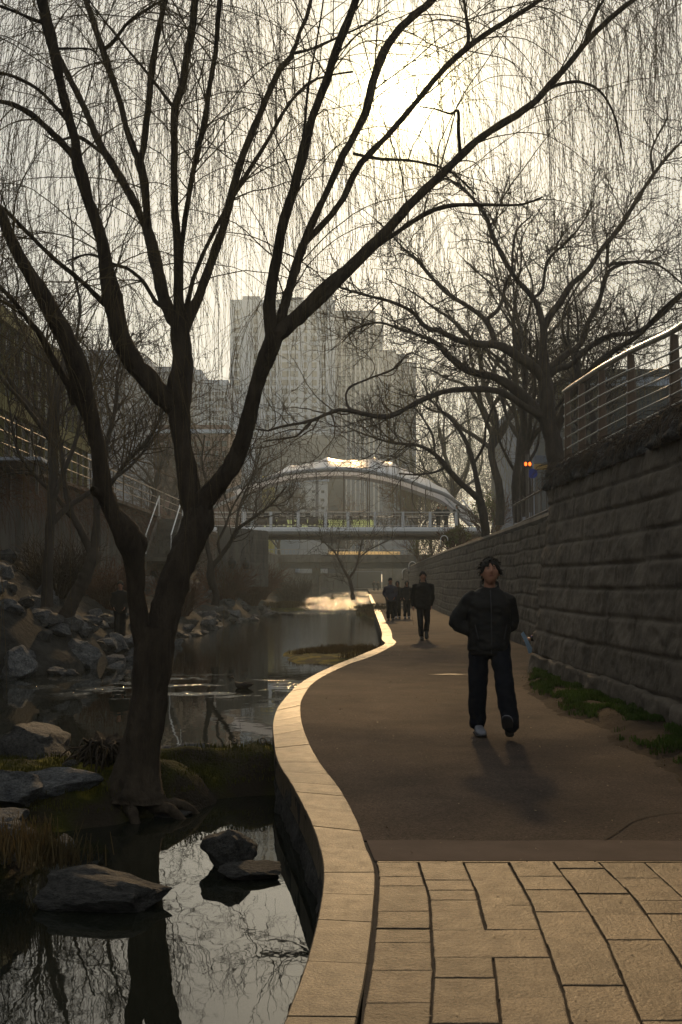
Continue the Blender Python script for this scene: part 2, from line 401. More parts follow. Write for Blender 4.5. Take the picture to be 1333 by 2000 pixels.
def slab(i0, i1, ya, yb):
    """ya<yb world Y; bevelled slab with wobbly edges"""
    g = rr.uniform(.0015, .004); gs = rr.uniform(.0045, .009); z = rr.uniform(-.004, .003); tlx, tly = rr.uniform(-.003, .003), rr.uniform(-.003, .003)
    n = max(4, int((yb - ya) / .05)); m = max(4, int((i1 - i0) * 5)); seed = rr.random() * 100
    def edge(t, side):  # perimeter walk
        return 0
    P = []
    ya2, yb2 = ya + g / 2, yb - g / 2
    for k in range(m): 
        t = k / m; y = ya2 + .003 * float(fbm(t * 5, seed)); P.append((line_x(i0, y) * (1 - t) + line_x(i1, y) * t + gs / 2 * (1 - 2 * t), y))
    for k in range(n):
        t = k / n; y = ya2 + (yb2 - ya2) * t; P.append((line_x(i1, y) - gs / 2 - .004 * abs(float(fbm(t * 6, seed + 9))), y))
    for k in range(m):
        t = 1 - k / m; y = yb2 - .003 * float(fbm(t * 5, seed + 4)); P.append((line_x(i0, y) * (1 - t) + line_x(i1, y) * t + gs / 2 * (1 - 2 * t), y))
    for k in range(n):
        t = 1 - k / n; y = ya2 + (yb2 - ya2) * t; P.append((line_x(i0, y) + gs / 2 + .004 * abs(float(fbm(t * 6, seed + 2))), y))
    cx = sum(p[0] for p in P) / len(P); cy = sum(p[1] for p in P) / len(P); N = len(P); vs = []
    for (ins, zz) in ((0, -.03), (0, z - .003), (.003, z - .0006), (.007, z)):
        for x, y in P:
            dx, dy = cx - x, cy - y; L = math.hypot(dx, dy); q = min(ins / L, .3) * 1.3
            vs.append((x + dx * q, y + dy * q, zz + (x - cx) * tlx + (y - cy) * tly if zz > -.02 else zz))
    fs = [(r * N + k, r * N + (k + 1) % N, (r + 1) * N + (k + 1) % N, (r + 1) * N + k) for r in range(3) for k in range(N)]
    fs.append(tuple(3 * N + k for k in range(N)))
    pv.add(vs, fs)
mm = (gy(1869), gy(1816))
for i in range(14):
    js = [gy(p) for p in JOINT.get(i, [])]
    if not js:
        y = YT - rr.uniform(.05, .2); js = [y]
    js = sorted(js, reverse=True)
    while js[-1] > 1.0: js.append(js[-1] - rr.choice([.17, .27, .31, .42, .5]))
    top = YT
    for y in js:
        if i == 2 and abs(top - mm[1]) < .01 and abs(y - mm[0]) < .01: top = y; continue
        i1 = i + 1
        if i == 1 and abs(top - mm[1]) < .01 and abs(y - mm[0]) < .01: i1 = 3
        slab(i, i1, y, top); top = y
# thin rim stones at the head of the paving
x = kin_x(YT) + .02
while x < 3.5:
    L = rr.uniform(.25, .55); pv.box((x + L / 2, YT + .012, -.012), (L - .008, .018, .024)); x += L
structure(pv.build('paving', M['paver']))
jb = MB(); jb.add([(-.3 + .15, .8, -.012), (3.8, .8, -.012), (3.8, Y0, -.012), (kin_x(Y0) - .01, Y0, -.012), (kin_x(5.2) - .01, 5.2, -.012), (kin_x(3) - .01, 3, -.012)], [(0, 1, 2, 3, 4, 5)])
structure(jb.build('paving_bed', M['joint']))

# ================================================================ stone walls in relief
def wall_relief(name, line, z0, z1, course, blk, ds, nzs, batter, seed, cap=.5, depth=.05, parent=None, m=None, ztop=None, ds_far=None, rough=.05):
    line = np.array(line, float); L = np.r_[0, np.cumsum(np.linalg.norm(np.diff(line, axis=0), axis=1))]
    S = [0.0]
    while S[-1] < L[-1]:
        y = np.interp(S[-1], L, line[:, 1]); S.append(S[-1] + ds * (max(1, (y / 22.0)) if ds_far else 1))
    S = np.minimum(np.array(S), L[-1])
    X = np.interp(S, L, line[:, 0]); Y = np.interp(S, L, line[:, 1])
    T = normalize(np.stack([np.gradient(X), np.gradient(Y)], -1)); Nn = np.stack([-T[:, 1], T[:, 0]], -1)   # left of travel
    Z = np.linspace(z0, z1, nzs); r = np.random.default_rng(seed)
    zc = [z0]
    while zc[-1] < z1 - course * .5: zc.append(zc[-1] + course * r.uniform(.86, 1.15))
    zc = np.array(zc); SS, ZZ = np.meshgrid(S, Z, indexing='ij')
    ZW = ZZ + .035 * fbm(SS * .35, ZZ * .2, seed, 2)
    ci = np.clip(np.searchsorted(zc, ZW, side='right') - 1, 0, len(zc) - 1)
    dz0 = ZW - zc[ci]; nxt = np.append(zc[1:], z1 + 1)[ci]; dz1 = nxt - ZW
    ds_ = np.full(SS.shape, 9.0); bid = np.zeros(SS.shape)
    for c in range(len(zc)):
        J = [-r.uniform(0, 1)]
        while J[-1] < L[-1] + 2: J.append(J[-1] + r.uniform(*blk))
        J = np.array(J); mk = ci == c; s_ = SS[mk] + .02 * vnoise(ZZ[mk] * 6, seed + c)
        k = np.clip(np.searchsorted(J, s_, side='right') - 1, 0, len(J) - 2)
        ds_[mk] = np.minimum(s_ - J[k], J[k + 1] - s_); bid[mk] = k * 7.31 + c * 3.7
    e = np.minimum(np.minimum(dz0, dz1), ds_)
    h = np.clip(e / .05, 0, 1); h = 1 - (1 - h) ** 2
    off = depth * h + rough * .7 * (_h(bid, bid * 0 + seed, bid * 0) - .5) * h + rough * .55 * fbm(SS * 3.1, ZZ * 4.2, seed) * (.3 + h) + rough * .25 * fbm(SS * 12, ZZ * 13, seed, 3) * h
    off -= batter * (ZZ - z0)
    PX = X[:, None] + Nn[:, 0:1] * off; PY = Y[:, None] + Nn[:, 1:2] * off
    if ztop is not None: ZZ = z0 + (ZZ - z0) * (np.array([ztop(y) for y in Y])[:, None] - z0) / (z1 - z0)
    # top cap rows
    cols = [np.stack([PX, PY, ZZ], -1)]
    for k, w in enumerate((.02, cap)):
        cols.append(np.stack([PX[:, -1] - Nn[:, 0] * w, PY[:, -1] - Nn[:, 1] * w, ZZ[:, -1] + (.0 if k else .012) + .02 * fbm(S * 4, k)], -1)[:, None, :])
    G = np.concatenate(cols, 1); a, b = G.shape[:2]; idx = np.arange(a * b).reshape(a, b)
    F = np.stack([idx[:-1, :-1], idx[1:, :-1], idx[1:, 1:], idx[:-1, 1:]], -1).reshape(-1, 4)
    return obj_np(name, G.reshape(-1, 3), F, m or M['wall'], parent)
nwall = thing('stone_wall', 'near stone block retaining wall at the right with a thick ragged cap under the steel railing', 'wall', (0, 0, 0))
o = wall_relief('wall_face', NW, -.1, 3.12, .37, (.7, 1.9), .03, 120, .12, 5, cap=.7, parent=nwall, rough=.035)
o = wall_relief('wall_end', [(3.27, 19.10), (4.9, 19.14)], -.1, 3.12, .37, (.5, 1.2), .06, 60, .0, 9, cap=.6, parent=nwall, depth=.01, rough=.02)
for v_ in o.data.vertices: v_.co.x += .125 * (v_.co.z + .1)
# flat foundation course
fw = wall_relief('footing', [(x - .07, y) for x, y in NW], -.1, .30, .40, (.9, 1.5), .04, 14, .1, 21, cap=.2, parent=nwall, depth=.03)
# heavy top course with root mat
tp = wall_relief('cap_course', [(x + .30, y) for x, y in NW] + [(3.62, 19.2), (5.0, 19.25)], 3.05, 3.42, .5, (.5, 1.3), .035, 14, .25, 31, cap=.5, parent=nwall, m=M['rockd'], rough=.12, depth=.06)
fwall = thing('stone_wall', 'far stone block retaining wall running back beside the path to the bridges', 'wall', (0, 0, 0))
o = wall_relief('wall_face', FW, -.1, 2.86, .33, (.45, .8), .035, 100, .10, 6, cap=.5, parent=fwall, ds_far=True, rough=.03)
# coping of the far wall: rounded rail of cut stones
cop = MB(); L = np.r_[0, np.cumsum([math.dist(a, b) for a, b in zip(FW, FW[1:])])]; s = 0
while s < L[-1] - 1:
    dl = .9 if s < 60 else 3
    def w(s_): 
        y = float(np.interp(s_, L, [p[1] for p in FW])); x = float(np.interp(s_, L, [p[0] for p in FW])); return Vector((x + .33, y, 2.94))
    a, b = w(s + .008), w(s + dl - .008); cop.tube([a, b], .12, 8)
    s += dl
cop.build('coping', M['concrete'], fwall)

# ================================================================ water
def water_mat():
    m, nt, b = nm('stream_water'); N, Lk = nt.nodes, nt.links
    b.inputs['Base Color'].default_value = (.010, .012, .009, 1); b.inputs['IOR'].default_value = 1.42
    b.inputs['Roughness'].default_value = .015; b.inputs['Specular IOR Level'].default_value = .5
    tc = N.new('ShaderNodeTexCoord'); sx = N.new('ShaderNodeSeparateXYZ'); Lk.new(tc.outputs['Object'], sx.inputs[0])
    def ramp(a0, a1, b0, b1):   # trapezoid over Y
        r1 = N.new('ShaderNodeMapRange'); r1.inputs['From Min'].default_value = a0; r1.inputs['From Max'].default_value = a1; Lk.new(sx.outputs['Y'], r1.inputs['Value'])
        r2 = N.new('ShaderNodeMapRange'); r2.inputs['From Min'].default_value = b0; r2.inputs['From Max'].default_value = b1; r2.inputs['To Min'].default_value = 1; r2.inputs['To Max'].default_value = 0; Lk.new(sx.outputs['Y'], r2.inputs['Value'])
        mu = N.new('ShaderNodeMath'); mu.operation = 'MULTIPLY'; Lk.new(r1.outputs[0], mu.inputs[0]); Lk.new(r2.outputs[0], mu.inputs[1]); return mu
    def noise(scale, stretch, det=4, rough=.5):
        mp = N.new('ShaderNodeMapping'); mp.inputs['Scale'].default_value = stretch; Lk.new(tc.outputs['Object'], mp.inputs['Vector'])
        n = N.new('ShaderNodeTexNoise'); n.inputs['Scale'].default_value = scale; n.inputs['Detail'].default_value = det; n.inputs['Roughness'].default_value = rough; Lk.new(mp.outputs[0], n.inputs['Vector']); return n
    def mul(a, bb):
        mu = N.new('ShaderNodeMath'); mu.operation = 'MULTIPLY'
        for i, q in enumerate((a, bb)):
            if isinstance(q, (int, float)): mu.inputs[i].default_value = q
            else: Lk.new(q, mu.inputs[i])
        return mu.outputs[0]
    def add(a, bb):
        mu = N.new('ShaderNodeMath'); mu.operation = 'ADD'; Lk.new(a, mu.inputs[0]); Lk.new(bb, mu.inputs[1]); return mu.outputs[0]
    calm = mul(noise(2.6, (1, .7, 1), 2).outputs['Fac'], .0014)
    calm2 = mul(noise(9, (1, .6, 1), 2).outputs['Fac'], .0003)
    # ripple patches
    pn = noise(1.0, (.7, 1.0, 1), 5, .7); pr = N.new('ShaderNodeValToRGB'); pr.color_ramp.elements[0].position = .54; pr.color_ramp.elements[1].position = .64; Lk.new(pn.outputs['Fac'], pr.inputs[0])
    band = ramp(18.5, 20.0, 21.5, 24.0)
    rip = mul(mul(noise(13, (1, .28, 1), 3, .6).outputs['Fac'], mul(pr.outputs[0], band.outputs[0])), .05)
    far = ramp(24, 40, 64, 75)
    rip2 = mul(mul(noise(5, (1, 1, 1), 4, .6).outputs['Fac'], far.outputs[0]), .006)
    rap = ramp(66, 72, 400, 500)
    rip3 = mul(mul(noise(3.2, (1, 1, 1), 5, .65).outputs['Fac'], rap.outputs[0]), .17)
    rm = N.new('ShaderNodeMath'); rm.operation = 'MULTIPLY_ADD'; Lk.new(rap.outputs[0], rm.inputs[0]); rm.inputs[1].default_value = .11; rm.inputs[2].default_value = .015; Lk.new(rm.outputs[0], b.inputs['Roughness'])
    h = add(add(add(add(calm, calm2), rip), rip2), rip3)
    bp = N.new('ShaderNodeBump'); bp.inputs['Strength'].default_value = 1; bp.inputs['Distance'].default_value = 1.0
    Lk.new(h, bp.inputs['Height']); Lk.new(bp.outputs[0], b.inputs['Normal'])
    return m
M['water'] = water_mat()
wb = MB(); wb.add([(-14, -4, WATER), (3.2, -4, WATER), (3.2, 60, WATER), (8, 240, WATER), (-14, 240, WATER)], [(0, 1, 2, 3, 4)])
structure(wb.build('water', M['water']))
# valley floor and surrounding land as one big sheet under everything
gb = MB(); gb.add([(-3000, -3000, -1.1), (3000, -3000, -1.1), (3000, 4000, -1.1), (-3000, 4000, -1.1)], [(0, 1, 2, 3)])
structure(gb.build('ground', M['soil']))

# ================================================================ left bank
SH = [(-30, -8.5), (5, -8.2), (14, -7.6), (22.5, -6.8), (24.4, -5.3), (32, -5.4), (42.7, -5.2), (53, -4.8), (66, -4.4), (77, -5.0), (90, -4.6), (122, -3.8), (170, -2.0), (240, -1)]
def shore(y): return float(np.interp(y, [a for a, b in SH], [b for a, b in SH]))
LWX = lambda y: float(np.interp(y, [-30, 45, 70, 120, 240], [-9.6, -9.5, -9.0, -8.6, -7.5]))
STREET = 4.7
def bank_z(x, y):
    w = shore(y); l = LWX(y); t = (w - x) / max(w - l, .5)
    top = 1.2 + 1.2 * math.exp(-((y - 26) / 9) ** 2) + 1.5 * math.exp(-((y - 60) / 11) ** 2)
    return WATER - .35 + min(max(t, -.4), 1.2) * (top - WATER + .35) * 1.0 + .18 * float(fbm(x * .8, y * .8, 0, 4)) + (.25 if t > .05 else 0)
ys = np.concatenate([np.arange(-30, 60, .5), np.arange(60, 240, 2.5)]); nx = 34; V = []
for y in ys:
    w, l = shore(y) + 1.2, LWX(y) - .3
    for k in range(nx):
        x = w + (l - w) * k / (nx - 1); V.append((x, y, bank_z(x, y) + .10 * float(fbm(x * 3, y * 3, 9, 2))))
idx = np.arange(len(V)).reshape(len(ys), nx)
F = np.stack([idx[:-1, :-1], idx[1:, :-1], idx[1:, 1:], idx[:-1, 1:]], -1).reshape(-1, 4)
structure(obj_np('left_bank', V, F, mat('stony_soil', (.022, .022, .021), .95, scale=2.5, bump=1, bscale=6, bdist=.15, col2=(.062, .060, .056), spec=.15)))
lwall = thing('retaining_wall', 'tall dark concrete retaining wall along the left bank below the street', 'wall', (0, 0, 0))
lw = [(LWX(y), y) for y in (-30, 0, 20, 45, 70, 120, 240)]
V = []; S = np.concatenate([np.arange(-30, 60, .22), np.arange(60, 240, 1.0)]); Zs = np.linspace(0, STREET, 22)
for y in S:
    for z in Zs:
        rib = .10 if (y % 2.2) < .35 else 0; jt = -.04 if (z % 1.0) < .12 else 0
        V.append((LWX(y) + rib + jt + .02 * float(fbm(y * 2, z * 2)), y, z))
idx = np.arange(len(V)).reshape(len(S), len(Zs)); F = np.stack([idx[:-1, :-1], idx[1:, :-1], idx[1:, 1:], idx[:-1, 1:]], -1).reshape(-1, 4)
obj_np('wall_face', V, F, M['concrete'], lwall, smooth=False)
cb = MB()
for a, b in zip(range(-30, 240, 5), range(-25, 241, 5)):
    cb.add([(LWX(a) + .18, a, STREET), (LWX(a) - .5, a, STREET), (LWX(b) - .5, b - .01, STREET), (LWX(b) + .18, b - .01, STREET), (LWX(a) + .18, a, STREET + .22), (LWX(a) - .5, a, STREET + .22), (LWX(b) - .5, b - .01, STREET + .22), (LWX(b) + .18, b - .01, STREET + .22)],
           [(0, 1, 2, 3), (4, 5, 6, 7), (0, 1, 5, 4), (2, 3, 7, 6), (1, 2, 6, 5), (0, 3, 7, 4)])
cb.build('coping', M['concrete'], lwall)
# left street, right terrace
lst = MB(); lst.add([(-9.4, -40, STREET), (-60, -40, STREET), (-400, 120, STREET), (-400, 900, STREET), (-7.4, 900, STREET), (-7.4, 240, STREET), (-8.5, 120, STREET), (-8.9, 70, STREET)], [(0, 1, 2, 3, 4, 5, 6, 7)])
structure(lst.build('left_street', M['asphalt']))
V = []; ys = np.concatenate([np.arange(0, 60, 1.0), np.arange(60, 260, 5), [400, 900]]); offs = [0, .3, .8, 1.6, 3, 5, 8, 14, 30, 80, 400]
for y in ys:
    b = wall_x(min(y, 229)) + (.36 if y > 19.15 else .55) + (max(0, y - 229) * .05)
    for o_ in offs:
        near = 3.1 if y < 19 else 2.9
        rise = min(1, o_ / 4) * min(1.9, max(0, (y - 19) * .035))
        V.append((b + o_, y, near + rise + (.08 * float(fbm(o_ * 1.3, y * .9)) if o_ < 8 and o_ > 0 else 0)))
nx = len(offs); idx = np.arange(len(V)).reshape(len(ys), nx); F = np.stack([idx[:-1, :-1], idx[:-1, 1:], idx[1:, 1:], idx[1:, :-1]], -1).reshape(-1, 4)
structure(obj_np('right_terrace', V, F, M['soil']))
# far end: the stream goes under a road embankment
# ================================================================ trees
class Limbs:
    def __init__(s): s.L = {}; s.raw = {}
    def add(s, name, parent, D0, dD, pts, K=26, r=None):
        """traced limb: pts (px, py, half width px); depth starts on the parent and drifts by dD metres"""
        if len(pts[0]) == 2: pts = [(x, y, r * (1 - .65 * i / (len(pts) - 1))) for i, (x, y) in enumerate(pts)]
        if parent:
            q = s.raw[parent]; P0 = np.array(pts[0][:2]); best = None
            for i in range(len(q) - 1):
                a, b = q[i][:2], q[i + 1][:2]; t = np.clip(np.dot(P0 - a, b - a) / max(np.dot(b - a, b - a), 1e-6), 0, 1)
                dd = np.linalg.norm(a + (b - a) * t - P0)
                if best is None or dd < best[0]: best = (dd, q[i][2] + (q[i + 1][2] - q[i][2]) * t)
            D0 = best[1]
        P = np.array(pts, float); L = np.r_[0, np.cumsum(np.linalg.norm(np.diff(P[:, :2], axis=0), axis=1))]; f = L / L[-1]
        rows = []; raw = []
        for (x, y, w), t in zip(P, f):
            D = D0 + dD * t ** 1.3; v = at(x, y, D); rows.append((v.x, v.y, v.z, w * D / FP)); raw.append(np.array([x, y, D]))
        s.raw[name] = raw; s.L[name] = catmull(rows, K)
    def arrays(s):
        A = np.array(list(s.L.values())); return A[:, :, :3], A[:, :, 3]

def bark_tubes(P, Rr, sides, knob=.06):
    V, F = batch_tubes(P, Rr * (1 + knob * vnoise(P[..., 0] * 9, P[..., 1] * 9, P[..., 2] * 7)), sides)
    return V, F
def limb_mesh(P, Rr, sides=12, sub=3):
    # densify each limb and give its bark real ridges
    N, K, _ = P.shape; K2 = (K - 1) * sub + 1; t = np.linspace(0, K - 1, K2); i = np.minimum(t.astype(int), K - 2); f = (t - i)
    P2 = P[:, i] * (1 - f)[None, :, None] + P[:, i + 1] * f[None, :, None]; R2 = Rr[:, i] * (1 - f) + Rr[:, i + 1] * f
    V, F = batch_tubes(P2, R2, sides); V = V.reshape(N, K2, sides, 3); c = P2[:, :, None, :]
    w = V - c; g = .15 * fbm(V[..., 0] * 22, V[..., 1] * 22, V[..., 2] * 4, 3) + .10 * fbm(V[..., 0] * 5, V[..., 1] * 5, V[..., 2] * 3, 2)
    V = c + w * (1 + g[..., None]); return V.reshape(-1, 3), F
def buds(P, n_per, size, frac=1.0):
    N, K, _ = P.shape; sel = rng.random(N) < frac; P = P[sel]; N = len(P)
    t = (np.arange(n_per)[None, :] + rng.uniform(0, .6, (N, n_per))) / n_per * (K - 1) * .995
    i = np.minimum(t.astype(int), K - 2); f = (t - i)[..., None]; ii = np.arange(N)[:, None]
    pos = P[ii, i] * (1 - f) + P[ii, i + 1] * f; T = normalize(P[ii, i + 1] - P[ii, i])
    pos = pos.reshape(-1, 3); T = T.reshape(-1, 3); m = len(pos)
    rnd = rng.normal(0, 1, (m, 3)); U = normalize(rnd - T * (rnd * T).sum(1, keepdims=True)); W = np.cross(T, U)
    s_ = size * rng.uniform(.7, 1.3, (m, 1)); pos = pos + U * s_ * .7
    V = np.stack([pos - T * s_ * 1.6, pos + U * s_ * .75, pos - U * s_ * .4 + W * s_ * .6, pos - U * s_ * .4 - W * s_ * .6, pos + (T + U * .5) * s_ * 1.9], 1)
    b = np.arange(m)[:, None, None] * 5
    F = (np.array([[0, 2, 1], [0, 3, 2], [0, 1, 3], [4, 1, 2], [4, 2, 3], [4, 3, 1]])[None] + b).reshape(-1, 3)
    return V.reshape(-1, 3), F
def tri2quad(V, F): return V, np.concatenate([F, F[:, 2:3]], 1)
def mesh_mixed(name, quads, tris):
    V = []; nq = 0; b = 0; Q = []; Tt = []
    for v, f in quads: V.append(v); Q.append(f + b); b += len(v)
    for v, f in tris: V.append(v); Tt.append(f + b); b += len(v)
    V = np.concatenate(V).astype(np.float32); Q = np.concatenate(Q) if Q else np.zeros((0, 4), int); Tt = np.concatenate(Tt) if Tt else np.zeros((0, 3), int)
    me = bpy.data.meshes.new(name); me.vertices.add(len(V)); me.vertices.foreach_set('co', V.ravel())
    li = np.concatenate([Q.ravel(), Tt.ravel()]).astype(np.int32); me.loops.add(len(li)); me.loops.foreach_set('vertex_index', li)
    n = len(Q) + len(Tt); me.polygons.add(n); tot = np.r_[np.full(len(Q), 4), np.full(len(Tt), 3)].astype(np.int32)
    me.polygons.foreach_set('loop_start', np.r_[0, np.cumsum(tot)[:-1]].astype(np.int32)); me.polygons.foreach_set('loop_total', tot)
    me.polygons.foreach_set('use_smooth', np.full(n, True)); me.update(calc_edges=True); return me

# ---------------------------------------------------------------- the big willow on the near bank
W = Limbs()
W.add('base', None, 9.55, 0, [(262, 1560, 66), (264, 1530, 52), (270, 1480, 41), (278, 1440, 38), (288, 1390, 36), (293, 1330, 35), (298, 1270, 36), (304, 1225, 34)])
W.add('LS', 'base', 0, -1.6, [(290, 1300, 20), (280, 1240, 21), (270, 1200, 17), (266, 1150, 18), (264, 1100, 19), (250, 1050, 27), (219, 1000, 17), (202, 950, 17), (188, 850, 15), (172, 800, 19), (146, 700, 21), (97, 600, 17), (37, 500, 12), (8, 430, 10), (-30, 370, 9), (-80, 290, 7), (-120, 180, 5)])
W.add('LS2', 'LS', 0, -1.0, [(146, 790, 7), (135, 755, 7), (103, 700, 7), (80, 655, 6), (55, 625, 6), (20, 580, 5), (-10, 550, 5), (-60, 490, 4)])
W.add('stub', 'LS', 0, .15, [(255, 1060, 15), (262, 1045, 14), (276, 1058, 13), (272, 1085, 12)])
W.add('knob', 'LS', 0, -.1, [(202, 965, 12), (188, 960, 10), (181, 955, 6)])
W.add('RS', 'base', 0, .3, [(298, 1330, 26), (308, 1250, 30), (322, 1200, 29), (340, 1140, 28), (354, 1100, 28), (374, 1050, 30), (388, 1005, 30), (392, 985, 24)])
W.add('MID', 'RS', 0, .2, [(384, 1015, 24), (372, 960, 22), (362, 900, 19), (354, 850, 19), (350, 800, 21), (352, 750, 25), (357, 700, 20), (351, 650, 19), (350, 615, 17)])
W.add('R', 'RS', 0, -.4, [(386, 1010, 24), (400, 975, 23), (427, 945, 20), (458, 900, 18), (478, 850, 16), (491, 800, 15), (502, 750, 14), (520, 700, 17), (534, 668, 18), (540, 645, 17)])
W.add('R1', 'R', 0, -1.2, [(534, 665, 14), (526, 600, 12), (532, 550, 11), (542, 500, 10), (550, 450, 9), (566, 395, 9), (580, 350, 9), (592, 300, 10), (612, 225, 8), (641, 150, 8), (656, 100, 8), (677, 50, 8), (692, 10, 8), (710, -40, 7), (728, -120, 6), (735, -230, 4)])
W.add('R1b', 'R1', 0, -.5, [(583, 335), (595, 250), (602, 175), (620, 75), (632, 0), (640, -90)], r=3.4)
W.add('R2', 'R', 0, .5, [(540, 655, 13), (555, 600, 10), (570, 550, 9), (584, 505, 9), (592, 480, 9)])
W.add('R2a', 'R2', 0, .3, [(592, 480, 8), (603, 450, 8), (615, 425, 7), (650, 350, 7), (667, 310, 7), (692, 265, 7), (717, 215, 8), (727, 165, 8), (742, 120, 8), (762, 80, 8), (797, 40, 8), (837, 8, 7), (870, -30, 7), (920, -90, 6), (960, -180, 4)])
W.add('R2b', 'R2', 0, 1.3, [(592, 480, 6), (620, 450, 6), (667, 395, 6), (697, 330, 6), (732, 290, 6), (762, 260, 6), (817, 195, 6), (867, 135, 6), (917, 90, 6), (967, 55, 5), (1017, 25, 5), (1062, -5, 4), (1120, -50, 4), (1180, -130, 3)])
W.add('R3', 'R', 0, 1.0, [(540, 655, 16), (560, 640, 14), (600, 600, 13), (635, 560, 12), (667, 537, 12), (702, 505, 12), (752, 455, 11), (807, 393, 9), (857, 347, 8), (902, 302, 8), (947, 262, 7), (992, 236, 7), (1032, 210, 7), (1062, 182, 7), (1087, 150, 7), (1117, 120, 6), (1142, 85, 6), (1177, 50, 5), (1217, 15, 5), (1260, -15, 4), (1330, -50, 4), (1420, -60, 3)])
W.add('R3p', 'R3', 0, .4, [(552, 650, 9), (590, 622, 8), (640, 575, 8), (700, 512, 8), (735, 480, 6), (767, 460, 5), (827, 420, 5), (877, 402, 4), (947, 400, 3.5), (1017, 400, 2.5), (1060, 385, 2)])
W.add('R3u', 'R3', 0, -.5, [(1142, 88), (1155, 50), (1167, 20), (1182, -10), (1195, -90)], r=5)
W.add('R3v', 'R3', 0, -.3, [(900, 302, 4), (896, 260, 3.4), (895, 217, 3), (880, 222, 2), (850, 213, 1.6), (820, 208, 1.2)])
W.add('R3x', 'R3', 0, .5, [(1075, 172, 4), (1092, 165, 3.6), (1132, 160, 3), (1172, 178, 2.5), (1200, 225, 2), (1215, 290, 1.5)])
W.add('R3y', 'R2b', 0, .6, [(900, 105, 4), (915, 80, 3.6), (912, 40, 3.2), (905, -10, 3)])
W.add('R2c', 'R2b', 0, .8, [(690, 300, 3), (740, 310, 3), (810, 315, 2.6), (880, 335, 2.2), (930, 380, 1.8)])
W.add('M1', 'MID', 0, .4, [(350, 640, 15), (330, 610, 13), (315, 560, 12), (302, 500, 12), (292, 460, 11), (286, 440, 9)])
W.add('M1a', 'M1', 0, .9, [(288, 450, 8), (260, 390, 8), (225, 330, 8), (195, 280, 7), (165, 210, 6), (140, 160, 6), (118, 115, 5), (100, 70, 5), (80, 20, 4), (60, -60, 3)])
W.add('M1b', 'M1', 0, -.1, [(290, 455, 9), (286, 400, 8), (280, 345, 9), (272, 312, 9)])
W.add('M1c', 'M1b', 0, .5, [(272, 315, 6), (250, 260, 6), (235, 200, 6), (215, 140, 6), (202, 98, 7), (185, 50, 6), (168, -5, 6), (150, -80, 5), (140, -180, 4)])
W.add('M1d', 'M1b', 0, -.7, [(275, 315, 6), (283, 270, 6), (290, 210, 6), (297, 140, 6), (307, 75, 6), (320, 15, 6), (332, -60, 5), (345, -170, 4)])
W.add('M1e', 'M1c', 0, -.3, [(204, 97), (225, 78), (250, 45), (285, 20), (310, 5), (350, -20)], r=5)
W.add('M2', 'MID', 0, -.9, [(350, 620, 12), (349, 560, 10), (349, 500, 9), (342, 400, 7), (340, 300, 7), (342, 215, 8), (357, 165, 8), (367, 100, 8), (377, 50, 8), (381, 0, 7), (386, -80, 6), (395, -200, 4)])
W.add('M2a', 'M2', 0, .5, [(342, 213), (328, 195), (290, 145), (240, 85), (185, 15), (150, -40)], r=3.6)
W.add('M2b', 'M2', 0, .2, [(343, 215), (352, 170), (340, 120), (318, 60), (325, 0)], r=2.6)
W.add('M3', 'MID', 0, 1.0, [(358, 645, 13), (368, 622, 11), (385, 590, 9), (400, 550, 9), (415, 505, 9), (435, 450, 8), (450, 390, 8), (465, 335, 8), (480, 290, 7), (505, 230, 7), (530, 170, 6), (550, 130, 6), (575, 104, 5), (580, 75, 4), (595, 45, 4), (608, 0, 4), (622, -70, 3)])
W.add('M3a', 'M3', 0, .4, [(575, 104), (610, 95), (667, 70), (720, 45), (760, 20)], r=3.4)
W.add('M3b', 'MID', 0, .5, [(358, 615, 5), (367, 590, 5), (378, 545, 4), (400, 490, 4), (435, 420, 4), (470, 360, 4), (520, 280, 4), (560, 210, 3), (600, 165, 3), (640, 148, 2), (690, 140, 2)])
W.add('M4', 'MID', 0, -1.1, [(352, 600, 6), (355, 490, 5.5), (368, 390, 5), (385, 300, 5), (400, 240, 6), (410, 165, 5), (422, 100, 5), (427, 25, 5), (436, -50, 4), (450, -160, 3)])
W.add('LB', 'MID', 0, -1.4, [(345, 800, 18), (322, 778, 20), (298, 750, 20), (270, 720, 19), (241, 675, 19), (229, 630, 19), (221, 580, 18), (212, 540, 16), (206, 500, 13), (194, 450, 12), (176, 400, 11), (161, 350, 13), (152, 320, 12), (149, 280, 9), (135, 230, 9), (122, 175, 9), (108, 110, 10), (97, 60, 11), (84, 10, 11), (74, -50, 9), (62, -150, 7)])
W.add('LBa', 'LB', 0, -.8, [(152, 318, 8), (140, 300, 7), (105, 262, 6), (65, 226, 6), (30, 206, 5), (0, 198, 4), (-60, 190, 3)])
W.add('LBb', 'LB', 0, -.6, [(130, 232, 5), (110, 210, 4), (75, 175, 3.4), (30, 150, 3), (-10, 142, 2.6), (-60, 150, 2)])
W.add('LBc', 'LB', 0, -.9, [(214, 598, 6), (200, 590, 5.5), (160, 550, 5), (100, 500, 4.4), (50, 450, 4), (0, 402, 3.6), (-50, 370, 3)])
W.add('LBd', 'M1', 0, .3, [(322, 600), (305, 590), (280, 550), (250, 525), (220, 515), (175, 497), (130, 510)], r=5)
W.add('LBe', 'LB', 0, .3, [(105, 95), (140, 95), (175, 96), (195, 110)], r=3)
W.add('LBf', 'LB', 0, -.5, [(92, 45, 4), (70, 40, 3.5), (35, 25, 3), (0, 12, 2.6), (-40, 5, 2)])
W.add('LBg', 'M1a', 0, -.4, [(200, 298), (160, 270), (140, 268), (110, 275), (85, 262)], r=4)
P0, R0 = W.arrays()
willow = thing('willow_tree', 'large dark many-stemmed bare weeping willow forking from the near rocky bank at the left', 'tree', tuple(P0[0][0]))
def at_parent(V, root): return V - np.array(root.location)
